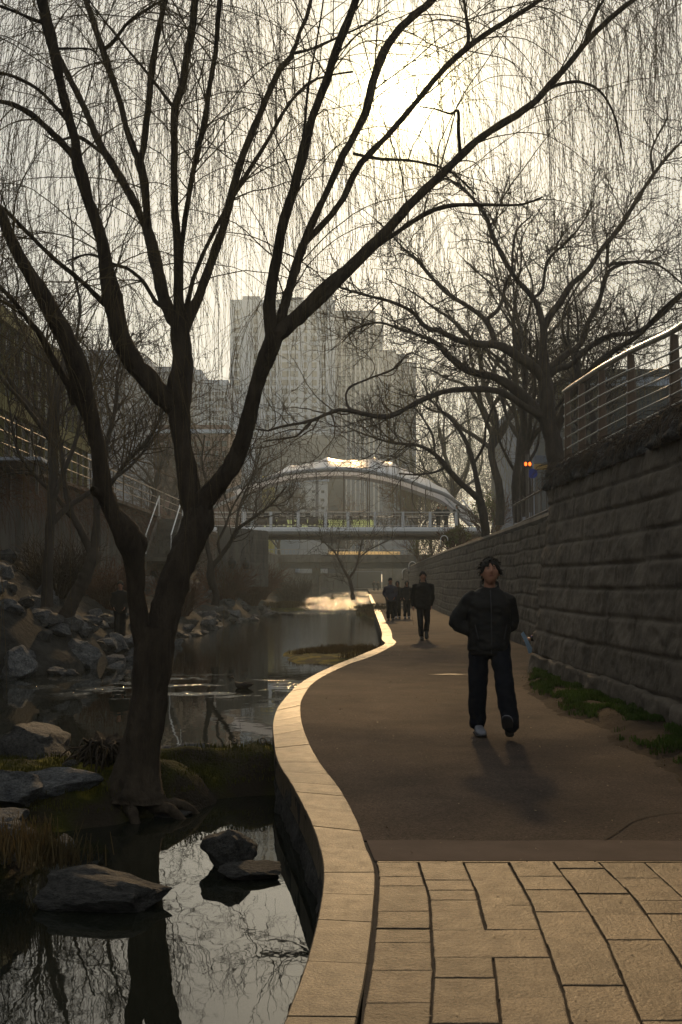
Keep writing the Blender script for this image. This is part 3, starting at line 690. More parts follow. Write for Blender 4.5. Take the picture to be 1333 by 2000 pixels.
def put(name, me_parts, matl, root):
    v, f = me_parts; o = obj_np(name, v - np.array(root.location), f, matl, root); return o
put('trunk', limb_mesh(P0[:], R0[:], 22), M['bark'], willow)
# roots
rt = []
for k in range(7):
    a = R(200 + k * 52 + rng.uniform(-15, 15)); b = P0[0][1]; K = 12; q = []
    for j in range(K):
        t = j / (K - 1); q.append((b[0] + math.cos(a + .4 * t) * t * .75, b[1] + math.sin(a + .4 * t) * t * .55, b[2] + .05 - t * .34 + .03 * math.sin(j * 1.3)))
    rt.append(q)
rt = np.array(rt); put('root', limb_mesh(rt, taper(.075, .018, 12) * np.ones((7, 1)), 8, 2), M['bark'], willow)
def weeping(root, P0, R0, n1, n2, n3, s, twigm, L1=(1.0, 2.4), L2=(.6, 1.6), L3=(.5, 1.8), bud=True, mask=None, r3=.0016, up1=.0, nb=30):
    w = np.linalg.norm(P0[:, -1] - P0[:, 0], axis=1) * (1 if mask is None else mask)
    p, dd, r = spawn(P0, R0, n1, .25, 1.0, .5, 1.3, w); dd[:, 2] += .25; K = 18
    P1 = grow(p, dd, rng.uniform(*L1, n1) * s, K, .11, .09, up1); r1 = np.minimum(r * .5, .0075 * s)
    R1 = taper(r1, np.full(n1, r3 * 1.4), K, .7)
    p, dd, r = spawn(P1, R1, n2, .1, .98, .3, 1.1); K2 = 16
    P2 = grow(p, dd, rng.uniform(*L2, n2) * s, K2, .25, .06); R2 = taper(np.minimum(r * .6, .0030 * s), np.full(n2, r3 * .8), K2, .7)
    pa, da, ra = spawn(P2, R2, int(n3 * .7), .1, 1.0, .2, .9); pb_, db, rb = spawn(P1, R1, n3 - int(n3 * .7), .3, 1.0, .3, 1.0)
    p = np.concatenate([pa, pb_]); dd = np.concatenate([da, db]); K3 = 15
    P3 = grow(p, dd, rng.uniform(*L3, n3) * s, K3, .42, .05); R3 = taper(np.full(n3, r3), np.full(n3, r3 * .7), K3)
    q = [batch_tubes(P1, R1, 4), batch_tubes(P2, R2, 3), batch_tubes(P3, R3, 3)]
    t = [buds(P3, nb, r3 * 2.1, .75), buds(P2, nb // 2, r3 * 2.1, .5)] if bud else []
    sh = np.array(root.location)
    me = mesh_mixed('twig_crown', [(v - sh, f) for v, f in q], [(v - sh, f) for v, f in t])
    return link('crown', me, twigm, root)
names = list(W.L); mask = np.array([0 if n in ('base', 'RS', 'stub', 'knob', 'MID', 'R') else (.35 if n == 'LS' else (.6 if n.startswith('R3') else 1)) for n in names], float)
weeping(willow, P0, R0, 280, 1200, 4600, 1.0, M['twig'], mask=mask)

# strands at the upper right hang from a second willow whose boughs pass above the frame
W2 = Limbs()
W2.add('t', None, 15.0, 0, [(1600, 950, 34), (1590, 700, 30), (1560, 450, 26), (1520, 250, 22), (1480, 100, 18)])
W2.add('a', 't', 0, -2.0, [(1490, 130, 14), (1430, 20, 11), (1360, -60, 8), (1290, -110, 6), (1220, -130, 4), (1160, -110, 3)])
W2.add('b', 't', 0, -.6, [(1500, 180, 14), (1450, 60, 11), (1390, -30, 8), (1310, -90, 6), (1240, -120, 4)])
W2.add('c', 't', 0, 1.0, [(1520, 240, 14), (1560, 60, 11), (1600, -60, 8), (1680, -130, 5)])
W2.add('d', 't', 0, .8, [(1500, 150, 12), (1460, -30, 9), (1420, -130, 7), (1380, -230, 4)])
P2_, R2_ = W2.arrays()
w2 = thing('willow_tree', 'bare weeping willow whose budding strands hang into the upper right corner', 'tree', tuple(P2_[0][0]))
put('trunk', limb_mesh(P2_, R2_, 12), M['bark'], w2)
weeping(w2, P2_, R2_, 44, 150, 430, 1.25, M['twig'], L1=(.6, 1.4), L2=(.6, 1.5), L3=(1.0, 2.3), mask=np.array([0, 1.6, 1.3, .5, .8]), r3=.0028, nb=40)

# ---------------------------------------------------------------- crooked spreading tree behind the right wall
def twiggy(root, P0, R0, n1, n2, n3, s, twigm, rmin=.004, L1=(1.0, 2.6), L2=(.5, 1.4), L3=(.25, .7), mask=None, up=.05, wob=.20, a=(.5, 1.2), name='crown', f0=.25):
    w = np.linalg.norm(P0[:, -1] - P0[:, 0], axis=1) * (1 if mask is None else mask); K = 14
    p, dd, r = spawn(P0, R0, n1, f0, 1.0, a[0], a[1], w)
    P1 = grow(p, dd, rng.uniform(*L1, n1) * s, K, 0, wob, up); R1 = taper(np.minimum(r * .5, .016 * s), np.full(n1, rmin * 1.2), K, .8)
    p, dd, r = spawn(P1, R1, n2, .12, 1.0, .5, 1.2); P2 = grow(p, dd, rng.uniform(*L2, n2) * s, 10, 0, wob * 1.1, up); R2 = taper(np.minimum(r * .6, .0065 * s), np.full(n2, rmin), 10, .8)
    p, dd, r = spawn(P2, R2, n3, .1, 1.0, .5, 1.2); P3 = grow(p, dd, rng.uniform(*L3, n3) * s, 6, 0, wob * 1.2, up); R3 = taper(np.full(n3, rmin), np.full(n3, rmin * .6), 6)
    sh = np.array(root.location); q = [batch_tubes(P1, R1, 4), batch_tubes(P2, R2, 3), batch_tubes(P3, R3, 3)]
    me = mesh_mixed(name, [(v - sh, f) for v, f in q], []); return link(name, me, twigm, root)
T = Limbs()
T.add('t', None, 24, 0, [(1095, 975, 30), (1093, 930, 27), (1084, 880, 22), (1074, 830, 20), (1068, 780, 16), (1064, 735, 15), (1062, 680, 10), (1063, 632, 9)])
T.add('T1', 't', 0, 1.5, [(1063, 640, 9), (1078, 610, 8), (1092, 595, 8), (1117, 555, 7), (1147, 530, 6), (1177, 485, 6), (1207, 450, 6), (1232, 410, 5), (1257, 370, 4), (1277, 340, 4), (1310, 300, 3), (1345, 262, 2.5)])
T.add('T1b', 'T1', 0, .6, [(1277, 340, 3), (1272, 300, 3), (1285, 265, 2.5), (1303, 230, 2), (1300, 190, 1.4)])
T.add('T1c', 'T1', 0, -.8, [(1188, 478, 4), (1187, 520, 4), (1197, 515, 4), (1250, 512, 3), (1290, 520, 2.5), (1340, 560, 2)])
T.add('T2', 't', 0, 1.2, [(1063, 640, 8), (1047, 590, 7), (1017, 555, 6), (992, 520, 6), (967, 470, 5), (947, 420, 4.4), (917, 380, 3.6), (887, 355, 3), (850, 345, 2)])
T.add('T2b', 'T2', 0, -1, [(1040, 583, 4), (1060, 565, 3.6), (1070, 510, 3.2), (1110, 470, 2.8), (1135, 440, 2.2), (1160, 400, 1.6)])
T.add('T3', 't', 0, -2.5, [(1062, 738, 14), (1040, 715, 12), (1017, 700, 11), (977, 675, 10), (937, 672, 8), (897, 665, 7), (857, 645, 6), (832, 640, 6), (807, 610, 4.4), (767, 590, 4), (717, 577, 3.2), (667, 562, 2.6), (630, 545, 2)])
T.add('T3b', 'T3', 0, 1.5, [(970, 675, 7), (952, 630, 6), (917, 600, 5.4), (877, 575, 5), (842, 540, 4.4), (817, 510, 4), (790, 487, 3), (762, 455, 2.4), (735, 430, 2)])
T.add('T3c', 'T3b', 0, .8, [(950, 625, 5), (977, 600, 4.6), (987, 560, 4), (1000, 530, 3.4), (1002, 490, 3), (1010, 450, 2.2), (1040, 420, 1.8)])
T.add('T4', 't', 0, 1.5, [(1070, 825, 15), (1037, 790, 14), (1007, 760, 12), (967, 737, 10), (917, 725, 9), (882, 700, 8), (852, 670, 6), (820, 655, 4.4), (787, 645, 3.6), (742, 630, 3), (700, 640, 2.2), (672, 665, 1.6)])
T.add('T5', 't', 0, -3.5, [(1066, 815, 11), (1037, 802, 9), (997, 775, 8), (967, 762, 8), (917, 760, 7), (867, 765, 6), (817, 785, 6), (777, 807, 6), (747, 815, 6), (697, 805, 5), (667, 800, 5), (640, 808, 4.4), (619, 818, 4), (592, 826, 3.4), (555, 832, 3), (520, 842, 2.2), (500, 838, 1.6)])
T.add('T5b', 'T5', 0, -.6, [(610, 822, 3), (600, 832, 2.8), (580, 851, 2.4), (550, 857, 2), (515, 862, 1.5)])
T.add('T5c', 'T5', 0, .8, [(690, 803, 3.4), (678, 790, 3), (680, 760, 2.6), (720, 740, 2.4), (770, 720, 2.4), (800, 690, 2), (830, 700, 1.6)])
T.add('T6', 't', 0, 2.2, [(1065, 735, 11), (1102, 695, 9), (1132, 675, 7.5), (1147, 635, 6.4), (1172, 585, 5.6), (1182, 545, 5), (1200, 522, 4), (1250, 510, 3), (1290, 515, 2.2)])
T.add('T7', 't', 0, -1.5, [(1070, 735, 9), (1092, 720, 8), (1117, 712, 7), (1142, 685, 6.5), (1192, 655, 6), (1242, 650, 5.6), (1287, 620, 5.4), (1333, 575, 5), (1390, 530, 4)])
T.add('T8', 't', 0, -2.2, [(1082, 850, 12), (1100, 805, 9), (1112, 775, 8), (1137, 745, 8), (1167, 710, 8), (1207, 680, 7), (1247, 655, 6), (1300, 600, 5), (1350, 560, 4)])
P0, R0 = T.arrays()
elm = thing('spreading_tree', 'bare crooked tree with wide spreading limbs standing behind the steel railing end', 'tree', tuple(P0[0][0]))
R0 = R0 * .84; put('trunk', limb_mesh(P0, R0, 10), M['bark2'], elm)
twiggy(elm, P0, R0, 300, 1400, 3800, 1.0, M['twig2'], rmin=.0042, mask=np.array([.45 if k_ in ('T5', 'T5b', 'T5c') else (0 if k_ == 't' else 1) for k_ in T.L]), L1=(.7, 1.8), L2=(.4, 1.2), L3=(.2, .6))

T = Limbs()
T.add('t', None, 40, 0, [(952, 1060, 10), (949, 1045, 9), (945, 1010, 8.5), (940, 985, 8), (936, 972, 7.5)])
T.add('a', 't', 0, -3, [(937, 975, 7), (917, 958, 6.4), (892, 935, 6), (867, 905, 5), (847, 885, 4.4), (817, 870, 3.4), (767, 865, 2.4), (717, 850, 1.8), (680, 835, 1.3)])
T.add('b', 't', 0, 2, [(938, 972, 6), (932, 940, 5.6), (925, 905, 5), (912, 865, 4.4), (887, 825, 3.4), (860, 800, 2.6), (842, 780, 2), (825, 745, 1.5)])
T.add('c', 'a', 0, -1, [(872, 912, 3), (850, 922, 2.4), (815, 927, 2), (780, 925, 1.4)])
T.add('d', 'a', 0, 2, [(850, 888, 3), (845, 850, 2.6), (825, 815, 2), (805, 790, 1.6)])
T.add('e', 'b', 0, -2, [(926, 905, 3.4), (945, 870, 3), (950, 830, 2.4), (965, 790, 2)])
P0, R0 = T.arrays()
t3 = thing('spreading_tree', 'smaller bare tree leaning left over the path in front of the arch bridge end', 'tree', tuple(P0[0][0]))
put('trunk', limb_mesh(P0, R0, 8), M['bark2'], t3)
twiggy(t3, P0, R0, 80, 360, 900, 1.2, M['twig2'], rmin=.007, mask=np.array([0, 1.6, 1, .8, .6, .5]), L2=(.5, 1.3))

T = Limbs()   # small V shaped tree beside the stream
T.add('t', None, 74, 0, [(690, 1172, 4), (688, 1150, 3.4), (683, 1132, 3.2), (678, 1122, 3)])
T.add('a', 't', 0, -1, [(680, 1128, 2.6), (668, 1105, 2.2), (655, 1080, 1.8), (640, 1065, 1.4), (625, 1052, 1)])
T.add('b', 't', 0, 1, [(682, 1130, 2.6), (695, 1110, 2.2), (702, 1085, 1.8), (707, 1060, 1.4), (712, 1045, 1)])
T.add('c', 'b', 0, 1, [(701, 1090, 1.6), (720, 1075, 1.4), (745, 1062, 1.2), (770, 1050, .8)])
T.add('d', 'a', 0, 1, [(660, 1090, 1.6), (662, 1065, 1.2), (668, 1048, .8)])
P0, R0 = T.arrays()
t4 = thing('young_tree', 'small slender V-shaped bare tree beside the stream under the bridge', 'tree', tuple(P0[0][0]))
put('trunk', limb_mesh(P0, R0, 6), M['bark2'], t4)
twiggy(t4, P0, R0, 40, 160, 300, 1.1, M['twig2'], rmin=.011)

def auto_tree(kind, label, base, H, lean, nl, spread, seed, bark, tw, r0=.16, n=(90, 500, 1500), s=1.0, rmin=.008, weep=False, group=None, fork=.3, up=.05, cat='tree', name=None, f0=.25):
    global rng
    keep = rng; rng = np.random.default_rng(seed); g = rng
    base = np.array(base, float); K = 18; rows = []; rad = []
    tr = np.array([base + np.array([lean[0], lean[1], 0]) * H * (t ** 1.4) + np.array([0, 0, H * .62 * t]) + np.r_[g.normal(0, .02 * H, 2) * t, 0] for t in np.linspace(0, 1, 6)])
    c = catmull(np.c_[tr, np.linspace(r0, r0 * .5, 6)], K); rows.append(c)
    for i in range(nl):
        f = g.uniform(fork, 1.0); j = int(f * (K - 1)); st = c[j, :3]; a = g.uniform(0, 2 * math.pi) if nl > 2 else math.pi * i
        L = H * g.uniform(.38, .62); hz = spread * g.uniform(.6, 1.2)
        pts = [st]; dv = normalize(np.array([math.cos(a) * hz, math.sin(a) * hz, .8]))
        for k in range(6):
            dv = normalize(dv + g.normal(0, .22, 3) + np.array([0, 0, .10])); pts.append(pts[-1] + dv * L / 6)
        rr_ = c[j, 3] * .7; rows.append(catmull(np.c_[np.array(pts), np.linspace(rr_, rr_ * .22, 7)], K))
    A = np.array(rows); Pq, Rq = A[:, :, :3], A[:, :, 3]
    root = thing(name or kind, label, cat, tuple(base), group=group)
    put('trunk', limb_mesh(Pq, Rq, 8, 2), bark, root)
    mk = np.ones(len(Pq)); mk[0] = .3
    if weep: weeping(root, Pq, Rq, n[0], n[1], n[2], s, tw, bud=False, mask=mk, r3=rmin, L3=(.8, 2.4))
    else: twiggy(root, Pq, Rq, n[0], n[1], n[2], s, tw, rmin=rmin, mask=mk, up=up, f0=f0)
    rng = keep
    return root
def on(px, py, D): return tuple(at(px, py, D))
# ---------------------------------------------------------------- trees on and beyond the banks
B, B2, TW, TW2, TY = M['bark'], M['bark2'], M['twig'], M['twig2'], M['twig_y']
def lt(px, py, D, H, lean, seed, label, **k):
    z = at(px, py, D); return auto_tree('bare_tree', label, (z.x, D, z.z), H, lean, k.pop('nl', 6), k.pop('spread', .7), seed, B2, k.pop('tw', TW2), **k)
lt(92, 1185, 24.5, 9.5, (0, .02), 31, 'straight thin bare tree standing among the rocks at the far left edge', r0=.12, n=(45, 240, 600), rmin=.007, nl=7)
Tl = Limbs()
Tl.add('t', None, 26, 0, [(128, 1205, 15), (145, 1170, 14), (165, 1130, 13), (180, 1095, 12), (182, 1070, 11)])
Tl.add('a', 't', 0, .5, [(181, 1085, 9), (160, 1040, 7), (140, 1000, 6), (125, 940, 5), (120, 880, 4), (100, 800, 3), (95, 720, 2.4), (110, 640, 1.6)])
Tl.add('b', 't', 0, 1.5, [(182, 1085, 9), (188, 1040, 8), (190, 990, 7), (186, 940, 6), (205, 880, 5), (225, 800, 4), (232, 720, 3), (260, 650, 2)])
Tl.add('c', 'b', 0, -1, [(188, 1000, 5), (215, 950, 4), (250, 900, 4), (290, 860, 3), (320, 800, 2.4), (340, 740, 1.6)])
Tl.add('d', 'a', 0, -1, [(140, 1010, 5), (110, 970, 4), (70, 930, 3.4), (35, 880, 3), (20, 800, 2), (10, 740, 1.6)])
P0, R0 = Tl.arrays(); tq = thing('bare_tree', 'bare tree leaning right out of the boulders on the left bank and forking twice', 'tree', tuple(P0[0][0]))
put('trunk', limb_mesh(P0, R0, 8), B2, tq); twiggy(tq, P0, R0, 100, 400, 1000, 1.1, TW2, rmin=.005, mask=np.array([0, 1, 1, 1, 1.]), up=.08, L2=(.5, 1.4))
Tl = Limbs()
Tl.add('t', None, 40, 0, [(420, 1182, 8), (422, 1160, 7), (414, 1135, 8), (412, 1110, 7), (413, 1095, 6.6)])
Tl.add('a', 't', 0, 1, [(413, 1100, 5), (406, 1070, 4.4), (404, 1040, 4), (410, 1000, 3.4), (405, 950, 2.8), (395, 900, 2), (400, 850, 1.5)])
Tl.add('b', 't', 0, -2, [(415, 1108, 5.4), (432, 1085, 4.6), (450, 1060, 4.2), (463, 1035, 3.8), (490, 1015, 3.2), (530, 985, 2.4), (560, 950, 1.6)])
Tl.add('c', 'b', 0, 1, [(432, 1086, 3), (426, 1060, 2.6), (440, 1030, 2.4), (455, 990, 2), (480, 950, 1.5), (520, 900, 1)])
Tl.add('d', 'b', 0, 2, [(462, 1037, 3), (466, 1000, 2.4), (480, 960, 2), (500, 915, 1.6), (510, 870, 1.1)])
P0, R0 = Tl.arrays(); tq = thing('bare_tree', 'small dark forked tree on the far left rocks right of the big willow', 'tree', tuple(P0[0][0]))
put('trunk', limb_mesh(P0, R0, 8), B2, tq); twiggy(tq, P0, R0, 70, 260, 600, 1.2, TW2, rmin=.006, mask=np.array([0, 1, 1, 1, 1.]), up=.06)
# street trees above the left wall
ST = [(-11.5, 31, 6.5, 41, 'bare street tree at the top left beside the glass fronted building', .12), (-10.8, 40, 6.5, 42, 'bare street tree above the canopy roof at the left edge', .14),
      (-10.6, 50, 6.5, 43, 'bare street tree above the left wall in front of the stepped grey block', .14), (-10.6, 62, 6.5, 44, 'bare street tree above the left wall beside the stairway', .15),
      (-11.8, 76, 6, 45, 'bare street tree above the left wall between the big willow trunks', .15), (-13.5, 92, 6.5, 46, 'bare street tree at the left end of the arch bridge', .17),
      (-16, 58, 8, 47, 'bare tree standing back from the left street behind the others', .15), (-18, 110, 9, 48, 'bare tree far along the left street below the pale tower', .18),
      (-9.9, 118, 7, 49, 'bare tree past the left end of the arch bridge', .18)]
for x, y, H, sd, lb, r0 in ST:
    auto_tree('street_tree', lb, (x, y, STREET), H, (rng.uniform(-.05, .15), 0), 7, .75, sd, B2, TW2, r0=r0, n=(48, 220, 620), s=1.0 + y / 300, rmin=.005 + y * .0001, name='street_tree')
# willows and bare trees over the right terrace
auto_tree('willow', 'tall yellowish weeping willow behind the right wall beyond the smaller spreading tree', (8.2, 58, 4.4), 15, (-.05, 0), 8, .8, 61, B2, TY, r0=.24, n=(90, 350, 1100), s=1.9, rmin=.006, weep=True, name='willow_tree')
auto_tree('willow', 'yellow green weeping willow behind the right end of the arch bridge', (10.5, 100, 4.6), 17, (-.08, 0), 8, .8, 62, B2, TY, r0=.28, n=(100, 400, 1200), s=2.4, rmin=.010, weep=True, name='willow_tree')
auto_tree('willow', 'distant weeping willow to the left of the crooked spreading tree trunk', (6.9, 44, 3.8), 12.5, (.02, 0), 7, .65, 63, B2, TY, r0=.17, n=(60, 220, 650), s=1.6, rmin=.0045, weep=True, name='willow_tree')
RT = [(6.5, 39, 3.9, 9.5, 71, 'leaning bare trunk behind the far wall coping left of the crooked spreading tree', .17), (7.6, 47, 4.2, 9, 72, 'thin bare trunk between the two spreading trees behind the far wall', .13),
      (8.2, 36, 4.0, 8, 73, 'bare tree behind the traffic light on the right terrace', .14), (12, 55, 4.6, 11, 74, 'bare tree far behind the steel railing', .18), (13, 33, 3.8, 7.5, 76, 'bushy bare tree standing right behind the steel railing panels', .15),
      (16, 80, 4.8, 13, 75, 'large bare tree on the right terrace at the back', .22)]
for x, y, z, H, sd, lb, r0 in RT:
    auto_tree('bare_tree', lb, (x, y, z), H, (-.05, 0), 7, .6, sd, B2, TW2, r0=r0, n=(60, 320, 900), s=1.0 + y / 250, rmin=.005 + y * .0001)
BT = [(1, 190, 9, 81, 'brownish bare tree in the gap under the arch of the bridge, left of centre'), (14, 175, 12, 82, 'brownish bare tree behind the arch bridge on the right'), (22, 150, 14, 83, 'tall hazy bare tree between the tower and the spreading tree'),
      (-9, 165, 10, 84, 'hazy bare tree beyond the arch bridge by the left street'), (9.5, 140, 9, 85, 'hazy bare tree close behind the right half of the arch bridge')]
for x, y, H, sd, lb in BT:
    auto_tree('bare_tree', lb, (x, y, 4.5), H, (0, 0), 9, .8, sd, B2, M['redtwig'] if sd % 2 else TW2, r0=.25, n=(110, 600, 1800), s=2.0, rmin=.02)

# shrubs of upright twigs
def shrub(loc, H, Rr_, n, seed, label, m, group=None, rmin=.006, name='shrub', cat='shrub'):
    global rng
    keep = rng; rng = np.random.default_rng(seed); a = rng.uniform(0, 2 * np.pi, n); q = np.sqrt(rng.uniform(0, 1, n)) * Rr_ * .35
    S = np.stack([np.cos(a) * q, np.sin(a) * q, -.1 + 0 * a], -1); D = np.stack([np.cos(a) * .55 * rng.uniform(.2, 1.3, n), np.sin(a) * .55 * rng.uniform(.2, 1.3, n), 1 + 0 * a], -1)
    P1 = grow(S, D, rng.uniform(.6, 1.1, n) * H, 10, .04, .10); R1 = taper(np.full(n, rmin * 1.8), np.full(n, rmin * .8), 10)
    p, dd, r = spawn(P1, R1, n * 6, .2, 1, .3, 1.0); P2 = grow(p, dd, rng.uniform(.15, .45, n * 6) * H, 6, .02, .15, .03); R2 = taper(np.full(n * 6, rmin), np.full(n * 6, rmin * .6), 6)
    rng = keep
    root = thing(name, label, cat, tuple(loc), group=group)
    link('twig_mass', mesh_mixed('twig_mass', [batch_tubes(P1, R1, 3), batch_tubes(P2, R2, 3)], []), m, root); return root
SB = [(-6.6, 46, 1.6, 'russet twiggy shrub on the left bank just right of the forked dark tree', 'redtwig'), (-6.0, 58, 2.0, 'russet shrub hanging over the far left rocks under the arch bridge end', 'redtwig'),
      (-5.6, 68, 2.2, 'reddish brush at the waterline left of the bright rapids', 'redtwig'), (-6.2, 84, 2.6, 'reddish bush beneath the arch bridge', 'redtwig'), (-7.4, 36, 1.5, 'brown brush on the left bank between the two willow stems', 'redtwig'),
      (-7.6, 30, 1.5, 'brown twiggy shrub behind the boulders on the left bank', 'twig2'), (-4.4, 100, 2.6, 'brown bush on the left bank behind the rapids', 'twig2'), (-7.8, 52, 2.0, 'dark shrub at the foot of the pale block wall on the left', 'twig2')]
for x, y, H, lb, mk in SB:
    shrub((x, y, bank_z(x, y)), H, H * .8, 160, int(y * 7), lb, M[mk], rmin=.005 + y * .00012)
def leaf_cloud(name, root, c, rad, n, size, m, seed):
    g = np.random.default_rng(seed); k = 26; cc = g.normal(0, .42, (k, 3)) * np.array(rad); 
    P = cc[g.integers(0, k, n)] + g.normal(0, .17, (n, 3)) * np.array(rad); P += np.array(c)
    a = normalize(g.normal(0, 1, (n, 3))); b = normalize(np.cross(a, g.normal(0, 1, (n, 3)))); s_ = size * g.uniform(.5, 1.4, (n, 1))
    V = np.stack([P - a * s_, P + b * s_ * .45, P + a * s_, P - b * s_ * .45], 1).reshape(-1, 3); F = np.arange(n * 4).reshape(n, 4)
    return obj_np(name, V, F, m, root, smooth=False)
for (x, y, z, H, sd, lb, mk) in [(7.4, 96, 3.2, 3.2, 5, 'yellow green leafing bush at the right end of the far road bridge', 'leafy'), (9.2, 70, 4.6, 2.4, 6, 'low brownish green bush behind the far wall coping under the arch bridge end', 'leafy'), (6.3, 62, 3.2, 1.4, 8, 'small leafing bush on top of the far wall', 'leafy')]:
    rt_ = shrub((x, y, z), H, H * .8, 70, sd, lb, M['redtwig'], rmin=.012, name='leafing_bush', cat='bush')
    leaf_cloud('foliage', rt_, (0, 0, H * .55), (H * .5, H * .5, H * .45), 1500, .075, M[mk], sd)
# dark evergreen hedge plants behind the railing
for i, (x, y, z, H, lb) in enumerate([(5.6, 16.5, 3.1, 1.1, 'dark low hedge bush behind the steel railing nearest the right edge'), (7.4, 24, 3.3, 1.7, 'dark hedge bush behind the middle railing panels'), (6.0, 13.2, 3.1, 1.2, 'dark hedge bush behind the railing at the picture edge')]):
    r_ = shrub((x, y, z), H, H * .9, 110, 90 + i, lb, M['twig2'], name='hedge_bush', cat='bush'); leaf_cloud('foliage', r_, (0, 0, H * .45), (H * .9, H * .7, H * .5), 2600, .05, M['leaf'], 90 + i)

# ---------------------------------------------------------------- rocks
def rock_mesh(seed, sub=3, cuts=24, rough=.12, flat=1.0):
    bm = bmesh.new(); bmesh.ops.create_icosphere(bm, subdivisions=sub, radius=1); g = np.random.default_rng(seed)
    V = np.array([v.co[:] for v in bm.verts])
    for _ in range(cuts):
        n_ = normalize(g.normal(0, 1, 3)); dcut = g.uniform(.50, .86); e = V @ n_ - dcut; V = V - np.where(e > 0, e, 0)[:, None] * n_
    V = V * (1 + rough * .5 * (1 - 2 * np.abs(fbm(V[:, 0] * 1.9 - seed, V[:, 1] * 1.9, V[:, 2] * 3.5, 3))))[:, None] * (1 + rough * fbm(V[:, 0] * 2.2 + seed, V[:, 1] * 2.2, V[:, 2] * 2.2, 4))[:, None] * (1 + .03 * fbm(V[:, 0] * 9 + seed, V[:, 1] * 9, V[:, 2] * 9, 2))[:, None]
    for v, c in zip(bm.verts, V): v.co = c
    me = bpy.data.meshes.new('rock'); bm.normal_update()
    for e_ in bm.edges: e_.smooth = e_.calc_face_angle(0) < .50
    bm.to_mesh(me); bm.free(); me.polygons.foreach_set('use_smooth', [True] * len(me.polygons)); me.update(); return me
RM = []
for i in range(9):
    me = rock_mesh(100 + i, 4); me.materials.append(M['rock'] if i % 3 else M['rockd']); RM.append(me)
g = np.random.default_rng(5)
GR = 'boulders piled along the left bank'
def boulder(x, y, z, s, label, group=None, me=None, rot=None, name='boulder'):
    o = bpy.data.objects.new(name, me or RM[g.integers(0, 9)]); C.objects.link(o); o.location = (x, y, z)
    o.rotation_euler = rot or (g.uniform(-.3, .3), g.uniform(-.3, .3), g.uniform(0, 6.28)); o.scale = s
    return tag(o, label, 'rock', group)
for i in range(290):
    y = 17 + 64 * g.random() ** 1.5; w = shore(y); t = g.uniform(-.03, .90) ; x = w - t * (w - LWX(y)) ; s_ = g.uniform(.16, .42) * (1.15 if t < .2 else 1)
    if 31 < y < 47 and t > .45: continue
    boulder(x, y, bank_z(x, y) + s_ * .15, (s_ * g.uniform(.8, 1.4), s_ * g.uniform(.8, 1.2), s_ * g.uniform(.55, .95)), 'grey boulder in the rock pile along the left bank', GR)
for i in range(60):   # waterline stones
    y = 20 + 75 * g.random() ** 1.3; x = shore(y) + g.uniform(-.3, .45); s_ = g.uniform(.12, .32)
    boulder(x, y, WATER + s_ * .1, (s_ * 1.3, s_, s_ * .6), 'small stone at the waterline of the left bank', 'small stones at the left waterline', name='stone')
# stones and low islet by the rapids and by the kerb bend
for i in range(34):
    y = g.uniform(62, 82); x = g.uniform(-4.6, 2.0) if i % 3 else g.uniform(.4, 2.0); s_ = g.uniform(.15, .42)
    if -2.2 < x < 1.2: continue
    boulder(x, y, WATER + .02, (s_ * 1.6, s_, s_ * .5), 'dark wet stone around the bright rapids', 'stones around the rapids', me=RM[0], name='stone')
def mound(name, label, cat, c, rx, ry, h, seed, m, nz=46, edge=.35, kind=None):
    V = []; 
    for i in range(nz + 1):
        for j in range(nz + 1):
            u, v = i / nz * 2 - 1, j / nz * 2 - 1; r = math.hypot(u, v) + edge * float(fbm(u * 1.6 + seed, v * 1.6, 1, 3))
            z = h * (1 - min(max(r, 0), 1.25) ** 2.2) + .10 * h * float(fbm(u * 6 + seed, v * 6, 2)) - .03
            V.append((u * rx * 1.2, v * ry * 1.2, max(z, -.5)))
    idx = np.arange(len(V)).reshape(nz + 1, nz + 1); F = np.stack([idx[:-1, :-1], idx[1:, :-1], idx[1:, 1:], idx[:-1, 1:]], -1).reshape(-1, 4)
    o = obj_np(name, V, F, m); o.location = c; tag(o, label, cat); 
    if kind: o['kind'] = kind
    return o
def mossy():
    m, nt, b = nm('mossy_earth'); N, Lk = nt.nodes, nt.links
    ge = N.new('ShaderNodeNewGeometry'); sx = N.new('ShaderNodeSeparateXYZ'); Lk.new(ge.outputs['Normal'], sx.inputs[0])
    tc = N.new('ShaderNodeTexCoord'); n1 = N.new('ShaderNodeTexNoise'); n1.inputs['Scale'].default_value = 3; n1.inputs['Detail'].default_value = 6; Lk.new(tc.outputs['Object'], n1.inputs['Vector'])
    ad = N.new('ShaderNodeMath'); ad.operation = 'MULTIPLY'; Lk.new(sx.outputs['Z'], ad.inputs[0]); Lk.new(n1.outputs['Fac'], ad.inputs[1])
    rp = N.new('ShaderNodeValToRGB'); e = rp.color_ramp.elements; e[0].position = .30; e[0].color = (.035, .028, .020, 1); e[1].position = .48; e[1].color = (.038, .040, .008, 1)
    k = e.new(.6); k.color = (.14, .12, .018, 1); Lk.new(ad.outputs[0], rp.inputs[0]); Lk.new(rp.outputs[0], b.inputs['Base Color'])
    b.inputs['Roughness'].default_value = .95; b.inputs['Specular IOR Level'].default_value = .15; b.inputs['Sheen Weight'].default_value = 0; b.inputs['Sheen Tint'].default_value = (.5, .5, .1, 1)
    n2 = N.new('ShaderNodeTexNoise'); n2.inputs['Scale'].default_value = 45; n2.inputs['Detail'].default_value = 8; Lk.new(tc.outputs['Object'], n2.inputs['Vector'])
    bp = N.new('ShaderNodeBump'); bp.inputs['Distance'].default_value = .03; Lk.new(n2.outputs['Fac'], bp.inputs['Height']); Lk.new(bp.outputs[0], b.inputs['Normal']); return m
M['mossy'] = mossy()
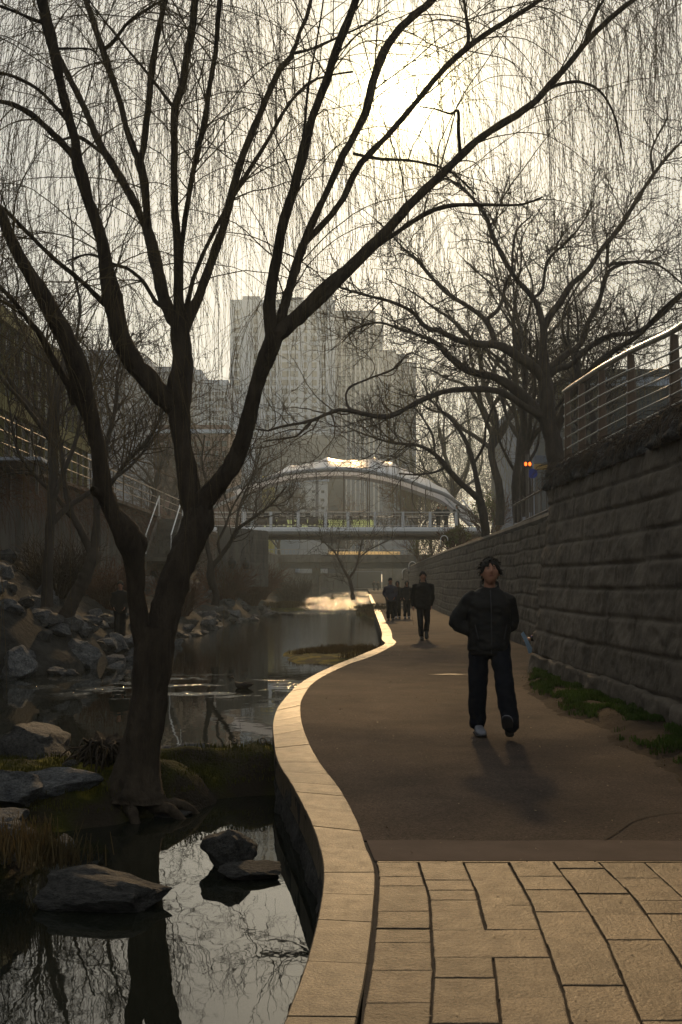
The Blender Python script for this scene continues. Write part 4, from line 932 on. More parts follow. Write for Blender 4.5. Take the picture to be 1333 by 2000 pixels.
# near bank: a low mossy spit that carries the willow, built as terrain
def spit_h(x, y):
    """height field above the water of the near mossy bank"""
    # spit from the left to the kerb wall at y 10.2..11.4
    def seg(ax, ay, bx, by, w):
        px_, py_ = x - ax, y - ay; dx, dy = bx - ax, by - ay; t = min(max((px_ * dx + py_ * dy) / (dx * dx + dy * dy), 0), 1)
        return math.hypot(px_ - dx * t, py_ - dy * t) / w
    n = .16 * float(fbm(x * 1.3, y * 1.3, 4, 3))
    r = min(seg(-2.0, 10.55, -.45, 11.0, .55), seg(-2.3, 9.85, -1.6, 9.95, .48), seg(-5.2, 9.8, -2.3, 10.0, 1.05), seg(-4.2, 7.6, -2.9, 7.9, .85), seg(-4.8, 8.0, -3.6, 9.2, 1.0), seg(-4.6, 6.4, -3.1, 6.7, .55)) + n
    return WATER + .36 * (1 - min(r, 1.8) ** 2) + .04 * float(fbm(x * 5, y * 5, 7, 3))
V = []; xs = np.arange(-7.5, -.18, .05); ys = np.arange(5.2, 12.6, .05)
for y in ys:
    for x in xs: V.append((x, y, max(spit_h(x, y), WATER - .5)))
idx = np.arange(len(V)).reshape(len(ys), len(xs)); F = np.stack([idx[:-1, :-1], idx[:-1, 1:], idx[1:, 1:], idx[1:, :-1]], -1).reshape(-1, 4)
V = np.array(V); keepf = (V[F][:, :, 2].max(1) > WATER - .2) & (V[F][:, :, 0].max(1) < np.interp(V[F][:, :, 1].mean(1), KK[:, 1], KK[:, 2]) + .12)
structure(obj_np('near_bank', V, F[keepf], M['mossy']))
def rk(px, py, D, sx, sy, sz, seed, label, m='rock', rz=0.0, z=None, rx=0, ry=0, sub=4, cuts=20, name='boulder', sink=0):
    me = rock_mesh(seed, sub, cuts, .10); me.materials.append(M[m]); v = at(px, py, D)
    o = link(name, me); o.location = (v.x, D, v.z if z is None else z); o.scale = (sx, sy, sz); o.rotation_euler = (rx, ry, rz); return tag(o, label, 'rock')
# named foreground rocks (placed by their centres)
def wl(px, py): # depth of a point on the water plane seen at this pixel
    return gnd(px, py, WATER)
q = wl(190, 1768); rk(0, 0, 0, .60, .27, .19, 5, 'long low dark boulder tapering to the right in the foreground pond', 'rockd', ry=.07, z=0).location = (q.x, q.y, WATER + .03)
q = wl(458, 1688); rk(0, 0, 0, .235, .24, .20, 12, 'rounded dark boulder standing in the pond beside the kerb wall', 'rockd', z=0, rz=.6).location = (q.x, q.y, WATER + .07)
q = wl(497, 1712); rk(0, 0, 0, .24, .16, .075, 14, 'flat dark rock slab lying in front of the rounded pond boulder', 'rockd', z=0, rz=.1).location = (q.x, q.y, WATER + .035)
q = wl(15, 1700); rk(0, 0, 0, .34, .4, .26, 15, 'pale boulder cut by the left edge beside the long low boulder', 'rock', z=0).location = (q.x - .18, q.y + .1, WATER + .06)
rk(375, 1465, 10.9, .32, .22, .19, 16, 'pale grey boulder lying just right of the willow trunk', z=-.16, rz=.4)
rk(328, 1480, 10.7, .19, .2, .14, 17, 'small grey boulder tucked between the willow trunk and the pale one', z=-.17)
rk(478, 1470, 10.95, .30, .2, .10, 18, 'low flat grey rock at the end of the mossy spit near the kerb', z=-.17)
rk(60, 1480, 10.6, .62, .45, .40, 19, 'big rounded dark boulder at the left edge behind the mossy bank', 'rockd', z=-.16, rz=1.2)
rk(80, 1530, 9.3, .55, .32, .17, 20, 'broad flat pale rock left of the willow roots', z=-.17, rz=.3)
rk(10, 1530, 9.0, .48, .35, .22, 23, 'pale rounded rock at the left edge left of the broad flat one', z=-.14, rz=.8)
rk(-5, 1580, 8.0, .25, .26, .16, 24, 'small pale rock at the left edge below the flat rocks', z=-.16)
rk(15, 1625, 7.6, .22, .2, .12, 25, 'small grey rock half buried in moss at the left edge', z=-.16)
rk(165, 1520, 9.7, .28, .2, .10, 26, 'low grey rock under the tangled root stump', z=-.18)
q = wl(315, 1590); rk(0, 0, 0, .40, .2, .05, 27, 'nearly submerged flat rock in front of the willow foot', 'rockd', z=0).location = (q.x, q.y, WATER + .0)
for i in range(26):
    px_, D_ = g.uniform(0, 500), g.uniform(7.4, 11.2); v = at(px_, 1500, D_); h = spit_h(v.x, D_)
    if h < WATER + .02: continue
    s_ = g.uniform(.04, .11); boulder(v.x, D_, h, (s_ * 1.3, s_, s_ * .7), 'small stone on the near mossy bank', 'small stones on the mossy bank', name='stone')

# stump with tangled roots
v = at(205, 1470, 10.0); stp_ = thing('root_stump', 'tangled dark root stump with dry stalks left of the willow trunk', 'stump', (v.x, 10.0, -.12))
n_ = 160; a = rng.uniform(0, 6.28, n_); S = np.stack([np.cos(a) * .10, np.sin(a) * .10, rng.uniform(-.05, .25, n_)], -1); Dd = np.stack([np.cos(a), np.sin(a), rng.uniform(-.2, .9, n_)], -1)
P1 = grow(S, Dd, rng.uniform(.15, .38, n_), 8, .5, .22); link('root_mass', mesh_mixed('r', [batch_tubes(P1, taper(np.full(n_, .016), np.full(n_, .004), 8), 4)], []), M['bark'], stp_)
me = rock_mesh(77, 4, 6, .35); me.materials.append(M['bark']); o = link('stump_core', me, None, stp_, (0, 0, .10)); o.scale = (.2, .17, .22)

# grasses
def blades(name, base, H, n, spread, seed, m, parent=None, bend=.35, w=.004):
    g = np.random.default_rng(seed); N = len(base)
    k = g.integers(0, N, n); P = np.array(base)[k] + np.c_[g.normal(0, spread, (n, 2)), np.zeros(n)]
    a = g.uniform(0, 6.28, n); h = H * g.uniform(.4, 1.2, n); lean = g.uniform(.05, bend, n) * h; dx = np.stack([np.cos(a), np.sin(a), 0 * a], -1); sd = np.stack([-np.sin(a), np.cos(a), 0 * a], -1) * w
    m1 = P + dx * lean[:, None] * .35 + np.array([0, 0, 1]) * (h * .6)[:, None]; tp_ = P + dx * (lean * 1.3)[:, None] + np.array([0, 0, 1]) * (h * .92)[:, None]
    V = np.stack([P - sd, P + sd, m1 + sd * .7, m1 - sd * .7, tp_], 1); b = np.arange(n)[:, None, None] * 5
    return link(name, mesh_mixed(name, [(V.reshape(-1, 3), (np.array([[0, 1, 2, 3]])[None] + b).reshape(-1, 4))], [(np.zeros((0, 3)), np.zeros((0, 3), int))]), m, parent), V
def blades2(*a, **k):
    o, V = blades(*a, **k); return o
# grass strip and soil at the foot of the near wall
def strip_z(x, y): 
    wx = wall_x(y) - .05; edge = 2.5 + .10 * math.sin(y * 1.7) + .12 * float(fbm(y * .9, 3)) + max(0, y - 15.5) * .22
    t = (x - edge) / max(wx - edge, .05); return (-.03 + .12 * max(0, min(t * 2.2, 1)) + .02 * float(fbm(x * 6, y * 6)) * (t > 0)), t
V = []; xs = np.linspace(2.0, 3.5, 34); ys = np.arange(2.0, 19.0, .1)
for y in ys:
    for x in xs: z, t = strip_z(x, y); V.append((x, y, z if t > -.05 else -.04))
idx = np.arange(len(V)).reshape(len(ys), len(xs)); F = np.stack([idx[:-1, :-1], idx[:-1, 1:], idx[1:, 1:], idx[1:, :-1]], -1).reshape(-1, 4)
structure(obj_np('verge_soil', V, F, M['soil']))
gg = np.random.default_rng(3); base = []
while len(base) < 5200:
    y = gg.uniform(6.5, 18.4); x = gg.uniform(2.3, 3.45); z, t = strip_z(x, y)
    if t > .15 + .3 * gg.random() and float(vnoise(x * 3.1, y * 2.1)) > -.25: base.append((x, y, z))
tag(blades2('wall_foot_grass', base, .085, 42000, .02, 4, M['grass'], w=.0045, bend=.7), 'bright green short grass and weeds at the foot of the near wall', 'grass', kind='stuff')
tag(blades2('litter_straw', base, .03, 6000, .10, 14, M['drygrass'], w=.004, bend=2.5), 'dry straw and leaf litter scattered in the verge beside the near wall', 'litter', kind='stuff')
base = []
while len(base) < 900:
    x, y = gg.uniform(-5, -.6), gg.uniform(6.2, 11.4); h = spit_h(x, y)
    if h > WATER + .10: base.append((x, y, h - .01))
tag(blades2('bank_moss_grass', base, .07, 30000, .08, 5, M['moss'], w=.003, bend=.6), 'short mossy grass covering the near bank round the willow', 'grass', kind='stuff')
def tuft(x, y, z, H, n, lb, seed, m='drygrass', sp_=.06):
    o = blades2('grass_tuft', [(0, 0, 0)], H, n, sp_, seed, M[m], w=.0035, bend=1.1); o.location = (x, y, z); tag(o, lb, 'grass tuft')
v = at(40, 1640, 7.3); tuft(v.x, 7.3, -.22, .30, 500, 'drooping dry grass tuft at the left edge above the long boulder', 1, sp_=.16)
v = at(120, 1650, 7.4); tuft(v.x, 7.4, -.30, .22, 260, 'thin dry grass tuft on the moss just above the long boulder', 2, sp_=.10)
v = at(186, 1500, 9.9); tuft(v.x, 9.9, -.14, .34, 160, 'dry stalks standing in the tangled root stump', 3, sp_=.05)
v = at(535, 1385, 12.1); tuft(v.x - .08, 12.1, WATER, .36, 400, 'dark grass clump growing against the outside of the kerb at its bend', 4, sp_=.10)
islet = mound('islet', 'low dark grassy islet in the water inside the sharp kerb bend', 'islet', (.05, 30.0, WATER - .02), 1.3, 3.0, .16, 3, M['mossy'])
is2 = mound('islet', 'dark stony islet between the rapids and the far kerb', 'islet', (2.1, 66.0, WATER - .03), 1.15, 10.0, .30, 8, M['mossy'])
is3 = mound('islet', 'low grassy shoal at the left of the bright rapids', 'islet', (-3.6, 79.0, WATER - .03), 1.5, 6.0, .22, 9, M['mossy'])
gb_ = [(.05 + gg.normal(0, .5), 30 + gg.normal(0, 1.1), WATER + .08) for _ in range(60)]
tag(blades2('islet_reeds', gb_, .22, 3500, .12, 6, M['drygrass'], w=.007, bend=.8), 'dry reeds and dead grass on the islet inside the kerb bend', 'reeds', kind='stuff')
gb_ = [(2.1 + gg.normal(0, .4), 66 + gg.normal(0, 5), WATER + .2) for _ in range(120)] + [(-3.7 + gg.normal(0, .5), 79 + gg.normal(0, 3), WATER + .2) for _ in range(120)]
tag(blades2('far_reeds', gb_, .45, 7000, .3, 7, M['drygrass'], w=.014, bend=.8), 'dead reeds on the far islets beside the rapids', 'reeds', kind='stuff')
# root mat trailing over the near wall cap
n_ = 900; yy = rng.uniform(7, 19.2, n_); S = np.stack([np.interp(yy, [p[1] for p in NW], [p[0] for p in NW]) + .30 + rng.uniform(-.02, .15, n_) , yy, rng.uniform(3.2, 3.46, n_)], -1)
P1 = grow(S, np.stack([-rng.uniform(.2, 1, n_), rng.normal(0, .6, n_), rng.uniform(0, .5, n_)], -1), rng.uniform(.15, .55, n_), 9, .45, .16)
tag(link('creeper', mesh_mixed('c', [batch_tubes(P1, taper(np.full(n_, .005), np.full(n_, .002), 9), 3)], []), M['twig2']), 'leafless creeper stems trailing over the top of the near wall', 'creeper', kind='stuff')

n_ = 1500; yy = 18 + 60 * rng.random(n_) ** 1.4; S = np.stack([np.array([LWX(y) for y in yy]) + .22, yy, rng.uniform(3.6, 4.95, n_)], -1)
P1 = grow(S, np.stack([rng.uniform(.1, .8, n_), rng.normal(0, .7, n_), rng.uniform(-.2, .6, n_)], -1), rng.uniform(.5, 2.2, n_), 11, .42, .16)
tag(link('creeper', mesh_mixed('c', [batch_tubes(P1, taper(np.full(n_, .008), np.full(n_, .003), 11), 3)], []), M['redtwig']), 'brown leafless creeper hanging down the tall left retaining wall', 'creeper', kind='stuff')
# ================================================================ buildings
def facade_mats():
    def fm(n, c, r=.85, v=.12): return mat(n, c, r, var=v, scale=.25, spec=.3)
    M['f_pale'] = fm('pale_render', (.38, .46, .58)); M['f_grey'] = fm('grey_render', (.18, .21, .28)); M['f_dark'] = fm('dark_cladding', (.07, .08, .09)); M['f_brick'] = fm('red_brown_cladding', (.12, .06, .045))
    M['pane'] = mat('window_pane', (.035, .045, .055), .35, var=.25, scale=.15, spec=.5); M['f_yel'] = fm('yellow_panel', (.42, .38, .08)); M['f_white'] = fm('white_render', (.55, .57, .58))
    M['mull'] = fm('olive_mullion', (.20, .19, .08))
facade_mats()
def block(root, x0, x1, y0, y1, z0, z1, m, name='wall', par=.6):
    b = MB(); b.box(((x0 + x1) / 2, (y0 + y1) / 2, (z0 + z1) / 2), (x1 - x0, y1 - y0, z1 - z0)); 
    if par: 
        for (cx, cy, dx, dy) in (((x0 + x1) / 2, y0 + .2, x1 - x0, .4), ((x0 + x1) / 2, y1 - .2, x1 - x0, .4), (x0 + .2, (y0 + y1) / 2, .4, y1 - y0 - .8), (x1 - .2, (y0 + y1) / 2, .4, y1 - y0 - .8)): b.box((cx, cy, z1 + par / 2), (dx, dy, par))
    return b.build(name, m, root)
def grid_windows(root, cols, rows, y, h, m=None, cap=100, axis='X', budget=None):
    """cols: (centre, width) along the facade, rows: sill heights; each window has its own reveal, frame and pane"""
    budget = budget or [cap]; rest = MB(); proto = {}
    for z in rows:
        for c, w in cols:
            if budget[0] > 0:
                key = (round(w, 2), h)
                if key not in proto:
                    fb = MB(); t = .09; 
                    for (a, b_, ww, hh) in ((0, h / 2 - t / 2, w, t), (0, -h / 2 + t / 2, w, t), (-w / 2 + t / 2, 0, t, h - 2 * t), (w / 2 - t / 2, 0, t, h - 2 * t), (0, 0, t * .8, h - 2 * t)): fb.box((a, -.05, b_), (ww, .16, hh))
                    fb.box((0, .0, 0), (w - 2 * t, .02, h - 2 * t)); proto[key] = fb.mesh('window')
                    proto[key].materials.append(M['pane'])
                o = bpy.data.objects.new('window', proto[key]); C.objects.link(o); o.parent = root
                if axis == 'X': o.location = (c, y - .03, z + h / 2)
                else: o.location = (y, c, z + h / 2); o.rotation_euler = (0, 0, R(90))
                budget[0] -= 1
            else:
                if axis == 'X': rest.box((c, y - .03, z + h / 2), (w, .12, h))
                else: rest.box((y, c, z + h / 2), (.12, w, h))
    if rest.v: rest.build('window_field', M['pane'], root)['kind'] = 'stuff'
def px_x(px, D): return at(px, 1000, D).x
def px_z(py, D, px=666): return at(px, py, D).z
D = 380
tw = thing('apartment_tower', 'tall pale grey apartment tower rising behind the arch bridge, its left and highest slab', 'building', (0, 0, 0))
xA, xB = px_x(448, D), px_x(655, D); zt = px_z(592, D)
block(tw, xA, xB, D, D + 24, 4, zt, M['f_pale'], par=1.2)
bl = MB()
for a, b_, h in ((470, 505, 3.0), (560, 590, 2.6), (612, 650, 4.0)): bl.box(((px_x(a, D) + px_x(b_, D)) / 2, D + 8, zt + h / 2 + .2), (px_x(b_, D) - px_x(a, D), 10, h))
bl.build('roof_housing', M['f_grey'], tw)
for px_ in (505, 540, 603, 640):   # vertical ribs between the window stacks
    r_ = MB(); r_.box((px_x(px_, D), D - .5, (zt + 44) / 2), (1.0, .9, zt - 46)); r_.build('pier', M['f_pale'], tw)
P2W = 380 / 2200
cols = [(px_x(461, D), 11 * P2W), (px_x(499, D), 8.5 * P2W), (px_x(522, D), 8 * P2W), (px_x(537, D), 13 * P2W), (px_x(557, D), 13 * P2W), (px_x(571.5, D), 6.5 * P2W), (px_x(579.5, D), 5 * P2W), (px_x(597, D), 7.5 * P2W), (px_x(614, D), 9 * P2W), (px_x(632, D), 8 * P2W)]
bud = [100]
rows = [px_z(605 + 17.1 * k + 11, D) for k in range(15)]
grid_windows(tw, cols, rows, D, 11 * P2W, budget=bud)
tw2 = thing('apartment_tower', 'second slab of the pale tower, slightly lower, with a stepped rounded right shoulder', 'building', (0, 0, 0))
D2 = 388; xC = px_x(735, D2)
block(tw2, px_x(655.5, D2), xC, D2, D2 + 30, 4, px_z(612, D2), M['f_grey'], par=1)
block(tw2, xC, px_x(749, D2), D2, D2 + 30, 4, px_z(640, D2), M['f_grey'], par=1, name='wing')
for px_ in range(668, 748, 9):
    r_ = MB(); top = px_z(618 if px_ < 734 else 648, D2); r_.box((px_x(px_, D2), D2 - .35, (top + 8) / 2), (.5, .7, top - 8)); r_.build('fin', M['f_white'], tw2)
grid_windows(tw2, [(px_x(p, D2), 4.4 * P2W) for p in np.arange(663.5, 748, 9)][:-1], [px_z(632 + 8.6 * k + 5, D2) for k in range(2, 28)], D2, 4.6 * P2W, budget=[100])
tw3 = thing('apartment_tower', 'lowest right hand slab of the pale tower with a sloping stepped top', 'building', (0, 0, 0))
D3 = 395
for a, b_, y_ in ((749.5, 775, 688), (775, 797, 696), (797, 814, 712)): block(tw3, px_x(a, D3) + .05, px_x(b_, D3), D3, D3 + 26, 4, px_z(y_, D3), M['f_grey'], par=.8, name='wall')
grid_windows(tw3, [(px_x(p, D3), 3.6 * P2W) for p in np.arange(756, 812, 8)], [px_z(722 + 8.6 * k + 5, D3) for k in range(18)], D3, 4.2 * P2W, budget=[100])
pod = thing('podium_building', 'low dark blue grey podium block in front of the pale tower', 'building', (0, 0, 0))
D4 = 340; block(pod, px_x(498, D4), px_x(675, D4), D4, D4 + 30, 3, px_z(856, D4), M['f_dark'], par=.8)
grid_windows(pod, [(px_x(p, D4), 10 * .155) for p in range(512, 672, 16)], [px_z(900 + 14 * k, D4) for k in range(3)], D4, 1.6, budget=[60])
# blocks at the left, half hidden by the willow
def simple_building(name, label, pxa, pxb, pyt, D, dep, m, cols, rows, wpx=5.5, hpx=7, rh=None, z0=3):
    r_ = thing(name, label, 'building', (0, 0, 0)); x0, x1 = px_x(pxa, D), px_x(pxb, D); block(r_, x0, x1, D, D + dep, z0, px_z(pyt, D), m, par=.7)
    s_ = D / 2200
    if cols: grid_windows(r_, [(px_x(pxa + (pxb - pxa) * (i + .5) / cols, D), wpx * s_) for i in range(cols)], [px_z(pyt + 12 + rh * (k + 1), D) for k in range(rows)], D, hpx * s_, budget=[100])
    if rh:
        e = MB(); e.box(((x0 + x1) / 2, D - .25, px_z(pyt + 3, D)), (x1 - x0 + .6, .5, .5)); e.build('cornice', M['f_pale'], r_)
    return r_
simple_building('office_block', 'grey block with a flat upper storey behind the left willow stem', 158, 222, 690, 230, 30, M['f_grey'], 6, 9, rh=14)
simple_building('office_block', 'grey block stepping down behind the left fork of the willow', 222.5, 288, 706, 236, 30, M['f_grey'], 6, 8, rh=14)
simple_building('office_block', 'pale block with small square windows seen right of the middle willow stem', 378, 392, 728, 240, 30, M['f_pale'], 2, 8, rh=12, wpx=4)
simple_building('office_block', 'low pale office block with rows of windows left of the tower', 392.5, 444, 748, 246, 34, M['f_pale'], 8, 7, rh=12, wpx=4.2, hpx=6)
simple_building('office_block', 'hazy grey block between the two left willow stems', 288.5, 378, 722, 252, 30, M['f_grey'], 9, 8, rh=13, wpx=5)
simple_building('brown_building', 'low dark brown building behind the street trees left of the tower', 300, 446, 840, 150, 20, M['f_brick'], 9, 3, rh=20, wpx=9, hpx=11)
simple_building('white_building', 'white low building seen through the arch with small paired windows', 585, 640, 935, 200, 14, M['f_white'], 3, 3, rh=16, wpx=6, hpx=5)
simple_building('dark_building', 'dark panelled building beside the white one seen through the arch', 640.5, 675, 915, 205, 14, M['f_dark'], 2, 3, rh=18, wpx=9, hpx=12)
simple_building('yellow_building', 'narrow yellow green panelled building through the left of the arch', 512, 534, 938, 190, 12, M['f_yel'], 1, 2, rh=20, wpx=5, hpx=12)
simple_building('pale_building', 'long pale building between the yellow one and the white one', 534.5, 584, 948, 195, 12, M['f_pale'], 4, 2, rh=18, wpx=6, hpx=8)
simple_building('dark_building', 'long low dark building with a flat roof behind the steel railing', 1118, 1420, 745, 62, 12, M['f_dark'], 0, 0, rh=40)
0 and simple_building('brick_building', 'red brown building face behind the right hand railing panels', 1265, 1600, 770, 30, 6, M['f_brick'], 0, 0, rh=60)
simple_building('grey_building', 'tall hazy grey building behind the traffic light on the right', 1010, 1115, 800, 120, 20, M['f_grey'], 6, 5, rh=22, wpx=9, hpx=12)
# glass fronted building at the left edge, its facade running away from us
gbld = thing('glass_building', 'glass fronted building with olive mullions at the left edge of the street', 'building', (0, 0, 0))
b = MB(); b.box((-16.6, 40, STREET + 3.1), (9.9, 22, 6.2)); b.build('wall', M['f_dark'], gbld)
for k in range(2):
    z = STREET + .2 + k * 3.0
    for y in np.arange(29.6, 51, 1.05):
        p = MB(); p.box((-11.58, y + .45, z + 1.2), (.06, .86, 2.3)); p.build('window', M['pane'], gbld)
    b = MB(); b.box((-11.50, 40, z + 2.65), (.25, 22, .5)); b.build('floor_band', M['mull'], gbld)
    b = MB()
    for y in np.arange(29.55, 51.2, 1.05): b.box((-11.5, y, z + 1.2), (.14, .09, 2.4))
    b.build('mullion', M['mull'], gbld)
# little canopy roof by the left street edge
cn = thing('canopy_kiosk', 'small pale blue canopy roof standing by the left street railing', 'canopy', (-7.95, 30, STREET))
b = MB(); b.box((-.55, 0, -.1), (1.6, 2.4, .10), rx=R(-3), bev=.02); b.build('roof', mat('pale_blue_sheet', (.34, .38, .46), .4), cn)
for sx in (-1.2, .1):
    for sy in (-1, 1): b = MB(); b.box((sx, sy, -.55), (.07, .07, .8)); b.build('post', M['dsteel'], cn)
# railings along the left street
for k, (y0, y1) in enumerate(((26, 34), (34.4, 44), (44.4, 58), (58.4, 78))):
    rl = thing('street_railing', ['nearest', 'second', 'third', 'farthest'][k] + ' length of thin steel railing along the edge of the left street', 'railing', (LWX(y0) + .05, y0, STREET + .22))
    sw = (LWX(y1) - LWX(y0)) / (y1 - y0); hb = MB(); pb_ = MB()
    for h in (.45, .80, 1.15): hb.tube([(0, 0, h), (sw * (y1 - y0), y1 - y0, h)], .022 if h < 1 else .03, 6)
    for y in np.arange(0, y1 - y0 + .1, 2.0): pb_ = MB(); pb_.box((sw * y, y, .55), (.05, .05, 1.15)); pb_.build('post', M['dsteel'], rl)
    hb.build('rail', M['dsteel'], rl)

# stairway down the left wall
stw = thing('stairway', 'narrow stairway with white handrails climbing the left bank', 'stairs', (px_x(311, 50), 50, px_z(1096, 50)))
b = MB()
for k in range(12): b.box((0, k * .30, .085 + k * .17), (1.0, .305, .17 + k * .0))
for sx in (-.56, .56): b.add([(sx - .05, -.1, -.6), (sx + .05, -.1, -.6), (sx + .05, 3.7, -.6), (sx - .05, 3.7, -.6), (sx - .05, -.1, .3), (sx + .05, -.1, .3), (sx + .05, 3.7, 2.35), (sx - .05, 3.7, 2.35)], [(0, 1, 2, 3), (4, 5, 6, 7), (0, 1, 5, 4), (1, 2, 6, 5), (2, 3, 7, 6), (3, 0, 4, 7)])
b.build('steps', M['concrete'], stw)
for sx in (-.56, .56):
    h = MB(); h.tube([(sx, -.1, 1.15), (sx, 3.5, 3.15)], .03, 8); h.tube([(sx, -.05, .2), (sx, -.05, 1.17)], .025, 6); h.tube([(sx, 3.45, 2.2), (sx, 3.45, 3.1)], .025, 6); h.build('handrail', M['whitesteel'], stw)
# pale block wall beyond the stair, with two jars on top of the rocks
pw = thing('block_wall', 'pale square block wall on the left bank under the left end of the arch bridge', 'wall', (0, 0, 0))
wall_relief('wall_face', [(px_x(428, 58), 57), (px_x(522, 62), 63)][::-1], 1.2, 4.3, .42, (.8, .9), .08, 60, 0, 41, cap=.4, parent=pw, m=M['concrete'], rough=.02, depth=.03)
for px_, py_, D_, s_, lb in ((453.5, 1107, 58, .22, 'dark round lidded jar on the far left rocks, the left one of the pair'), (480.5, 1109, 59, .20, 'dark round lidded jar on the far left rocks, the right one of the pair')):
    v = at(px_, py_, D_); jr = thing('clay_jar', lb, 'jar', tuple(v)); b = MB()
    b.loft([((0, 0, z * s_ * 1.5), r_ * s_, r_ * s_) for z, r_ in ((-.3, .60), (0, .72), (.2, .86), (.4, .95), (.6, 1.0), (.8, .98), (.95, .90), (1.1, .74), (1.2, .55), (1.28, .5))], 20); b.build('body', M['black'], jr, smooth=True)
    b = MB(); b.loft([((0, 0, z * s_ * 1.5), r_ * s_, r_ * s_) for z, r_ in ((1.28, .68), (1.34, .66), (1.42, .2), (1.5, .18), (1.62, .22), (1.7, .1))], 16); b.build('lid', M['black'], jr, smooth=True)

# ================================================================ arch bridge
DB = 83.0; X0, X1 = -10.0, px_x(941, DB); zd = px_z(1030, DB)
br = thing('arch_bridge', 'white arched footbridge with a peaked membrane canopy crossing the stream', 'bridge', (0, 0, 0))
zr = px_z(1001, DB); zb = px_z(1046, DB)
b = MB(); prof = [(-.12, zd + .02), (-.30, zd - .12), (-.34, zd - .30), (-.10, zb + .10), (.6, zb), (5.4, zb), (6.1, zb + .1), (6.34, zd - .30), (6.3, zd - .12), (6.12, zd + .02)]
vs = [(x, DB + y, z) for x in (X0, X1 + .6) for y, z in prof]; m_ = len(prof); b.add(vs, [(k, (k + 1) % m_, m_ + (k + 1) % m_, m_ + k) for k in range(m_)] + [tuple(range(m_)), tuple(range(m_, 2 * m_))[::-1]])
b.build('deck', M['whitesteel'], br)
b = MB(); 
for k in range(5): b.box(((X0 + X1) / 2, DB + 1 + k * 1.0, zb - .07), (X1 - X0, .16, .12))
b.build('soffit_beam', M['dsteel'], br)
lower = [(454, 960), (490, 948), (530, 937), (565, 929), (618, 923.5), (672, 922), (725, 927), (783, 940), (832, 957), (871, 971), (905, 995), (938, 1024)]
def arch(y, dz=0): return [Vector((at(a, b_, DB).x, y, at(a, b_, DB).z + dz)) for a, b_ in [(400, 985), (425, 973)] + lower]
for y in (DB, DB + 6.0):
    c = catmull([tuple(v) for v in arch(y)], 60); a_ = MB()
    rg = [((p[0], p[1], p[2] + .16), .14, .14, (0, 1, 0), tuple(Vector((-(c[min(i + 1, 59)][2] - c[max(i - 1, 0)][2]), 0, c[min(i + 1, 59)][0] - c[max(i - 1, 0)][0])).normalized())) for i, p in enumerate(c)]
    a_.loft(rg, 12, sup=3); a_.build('arch', M['archgrey'], br, smooth=True)
# membrane: front hem on the front arch, ridge rising to four masts, back hem on the rear arch
pk = [(454, 958, 0), (500, 940, .1), (567, 906.5, 1), (600, 903.5, .0), (639, 891, 1), (685, 896.5, 0), (732, 891, 1), (768, 901, .0), (796, 916, .7), (835, 933, 0), (871, 953, .8), (905, 985, 0), (938, 1020, 0)]
cF = catmull([tuple(v) for v in arch(DB - .05, .30)], 200); 
ridge_x = [at(a, b_, DB + 2.6).x for a, b_, _ in pk]; ridge_z = [at(a, b_, DB + 2.6).z for a, b_, _ in pk]
V = []; nx_ = 140; ny_ = 18
for i in range(nx_):
    x = ridge_x[0] + (ridge_x[-1] - ridge_x[0]) * i / (nx_ - 1); zf = float(np.interp(x, cF[:, 0], cF[:, 2]))
    k = min(max(np.searchsorted(ridge_x, x) - 1, 0), len(pk) - 2); t = (x - ridge_x[k]) / (ridge_x[k + 1] - ridge_x[k]); zz = ridge_z[k] * (1 - t) + ridge_z[k + 1] * t
    zz -= (.10 * math.sin(math.pi * t)) * min(1, (ridge_x[k + 1] - ridge_x[k]))
    zz = max(zz, zf + .08)
    for j in range(ny_):
        v_ = j / (ny_ - 1) * 2 - 1; s_ = 1 - abs(v_); prof_ = s_ * .8 + .2 * math.sin(s_ * math.pi / 2) 
        yy_ = DB - .05 + (j / (ny_ - 1)) * 6.1 ; V.append((x, yy_, zf + (zz - zf) * prof_))
idx = np.arange(len(V)).reshape(nx_, ny_); F = np.stack([idx[:-1, :-1], idx[1:, :-1], idx[1:, 1:], idx[:-1, 1:]], -1).reshape(-1, 4)
cnp = obj_np('canopy', V, F, M['membrane'], br); md = cnp.modifiers.new('s', 'SOLIDIFY'); md.thickness = .03
for px_ in (567, 618, 672, 722, 783, 832):
    for y in (DB, DB + 6.0):
        x = px_x(px_, DB); z = float(np.interp(x, cF[:, 0], cF[:, 2])) - .2; h = MB(); h.tube([(x, y, zd), (x, y, z)], .045, 6); h.build('hanger_rod', M['dsteel'], br)
# slanting struts at the right springing
for dx in (0, .7, 1.4):
    h = MB(); p0 = at(871, 975, DB); p1 = at(925, 1030, DB); h.tube([(p0.x + dx, DB + .3 + dx, p0.z + .1), (p1.x + dx * .8, DB + .3 + dx, p1.z)], .07, 6); h.build('strut', M['whitesteel'], br)
for px_ in (583, 636, 680, 733, 787, 840, 891, 530, 478):
    h = MB(); h.box((px_x(px_, DB), DB - .16, (zd + zr) / 2 - .08), (.21, .12, zr - zd + .25)); h.build('parapet_post', M['whitesteel'], br)
for y, nm_ in ((DB - .12, 'handrail'), (DB + 6.1, 'handrail')):
    h = MB(); h.tube([(X0, y, zr), (X1, y, zr)], .05, 8); h.tube([(X0, y, zr - .22), (X1, y, zr - .22)], .02, 6); h.tube([(X0, y, zd + .12), (X1, y, zd + .12)], .025, 6); h.build(nm_, M['steel'], br)
h = MB()
for x in np.arange(X0, X1, .22): h.box((x, DB - .12, (zd + zr) / 2), (.018, .018, zr - zd - .1))
h.build('baluster', M['dsteel'], br)['kind'] = 'stuff'
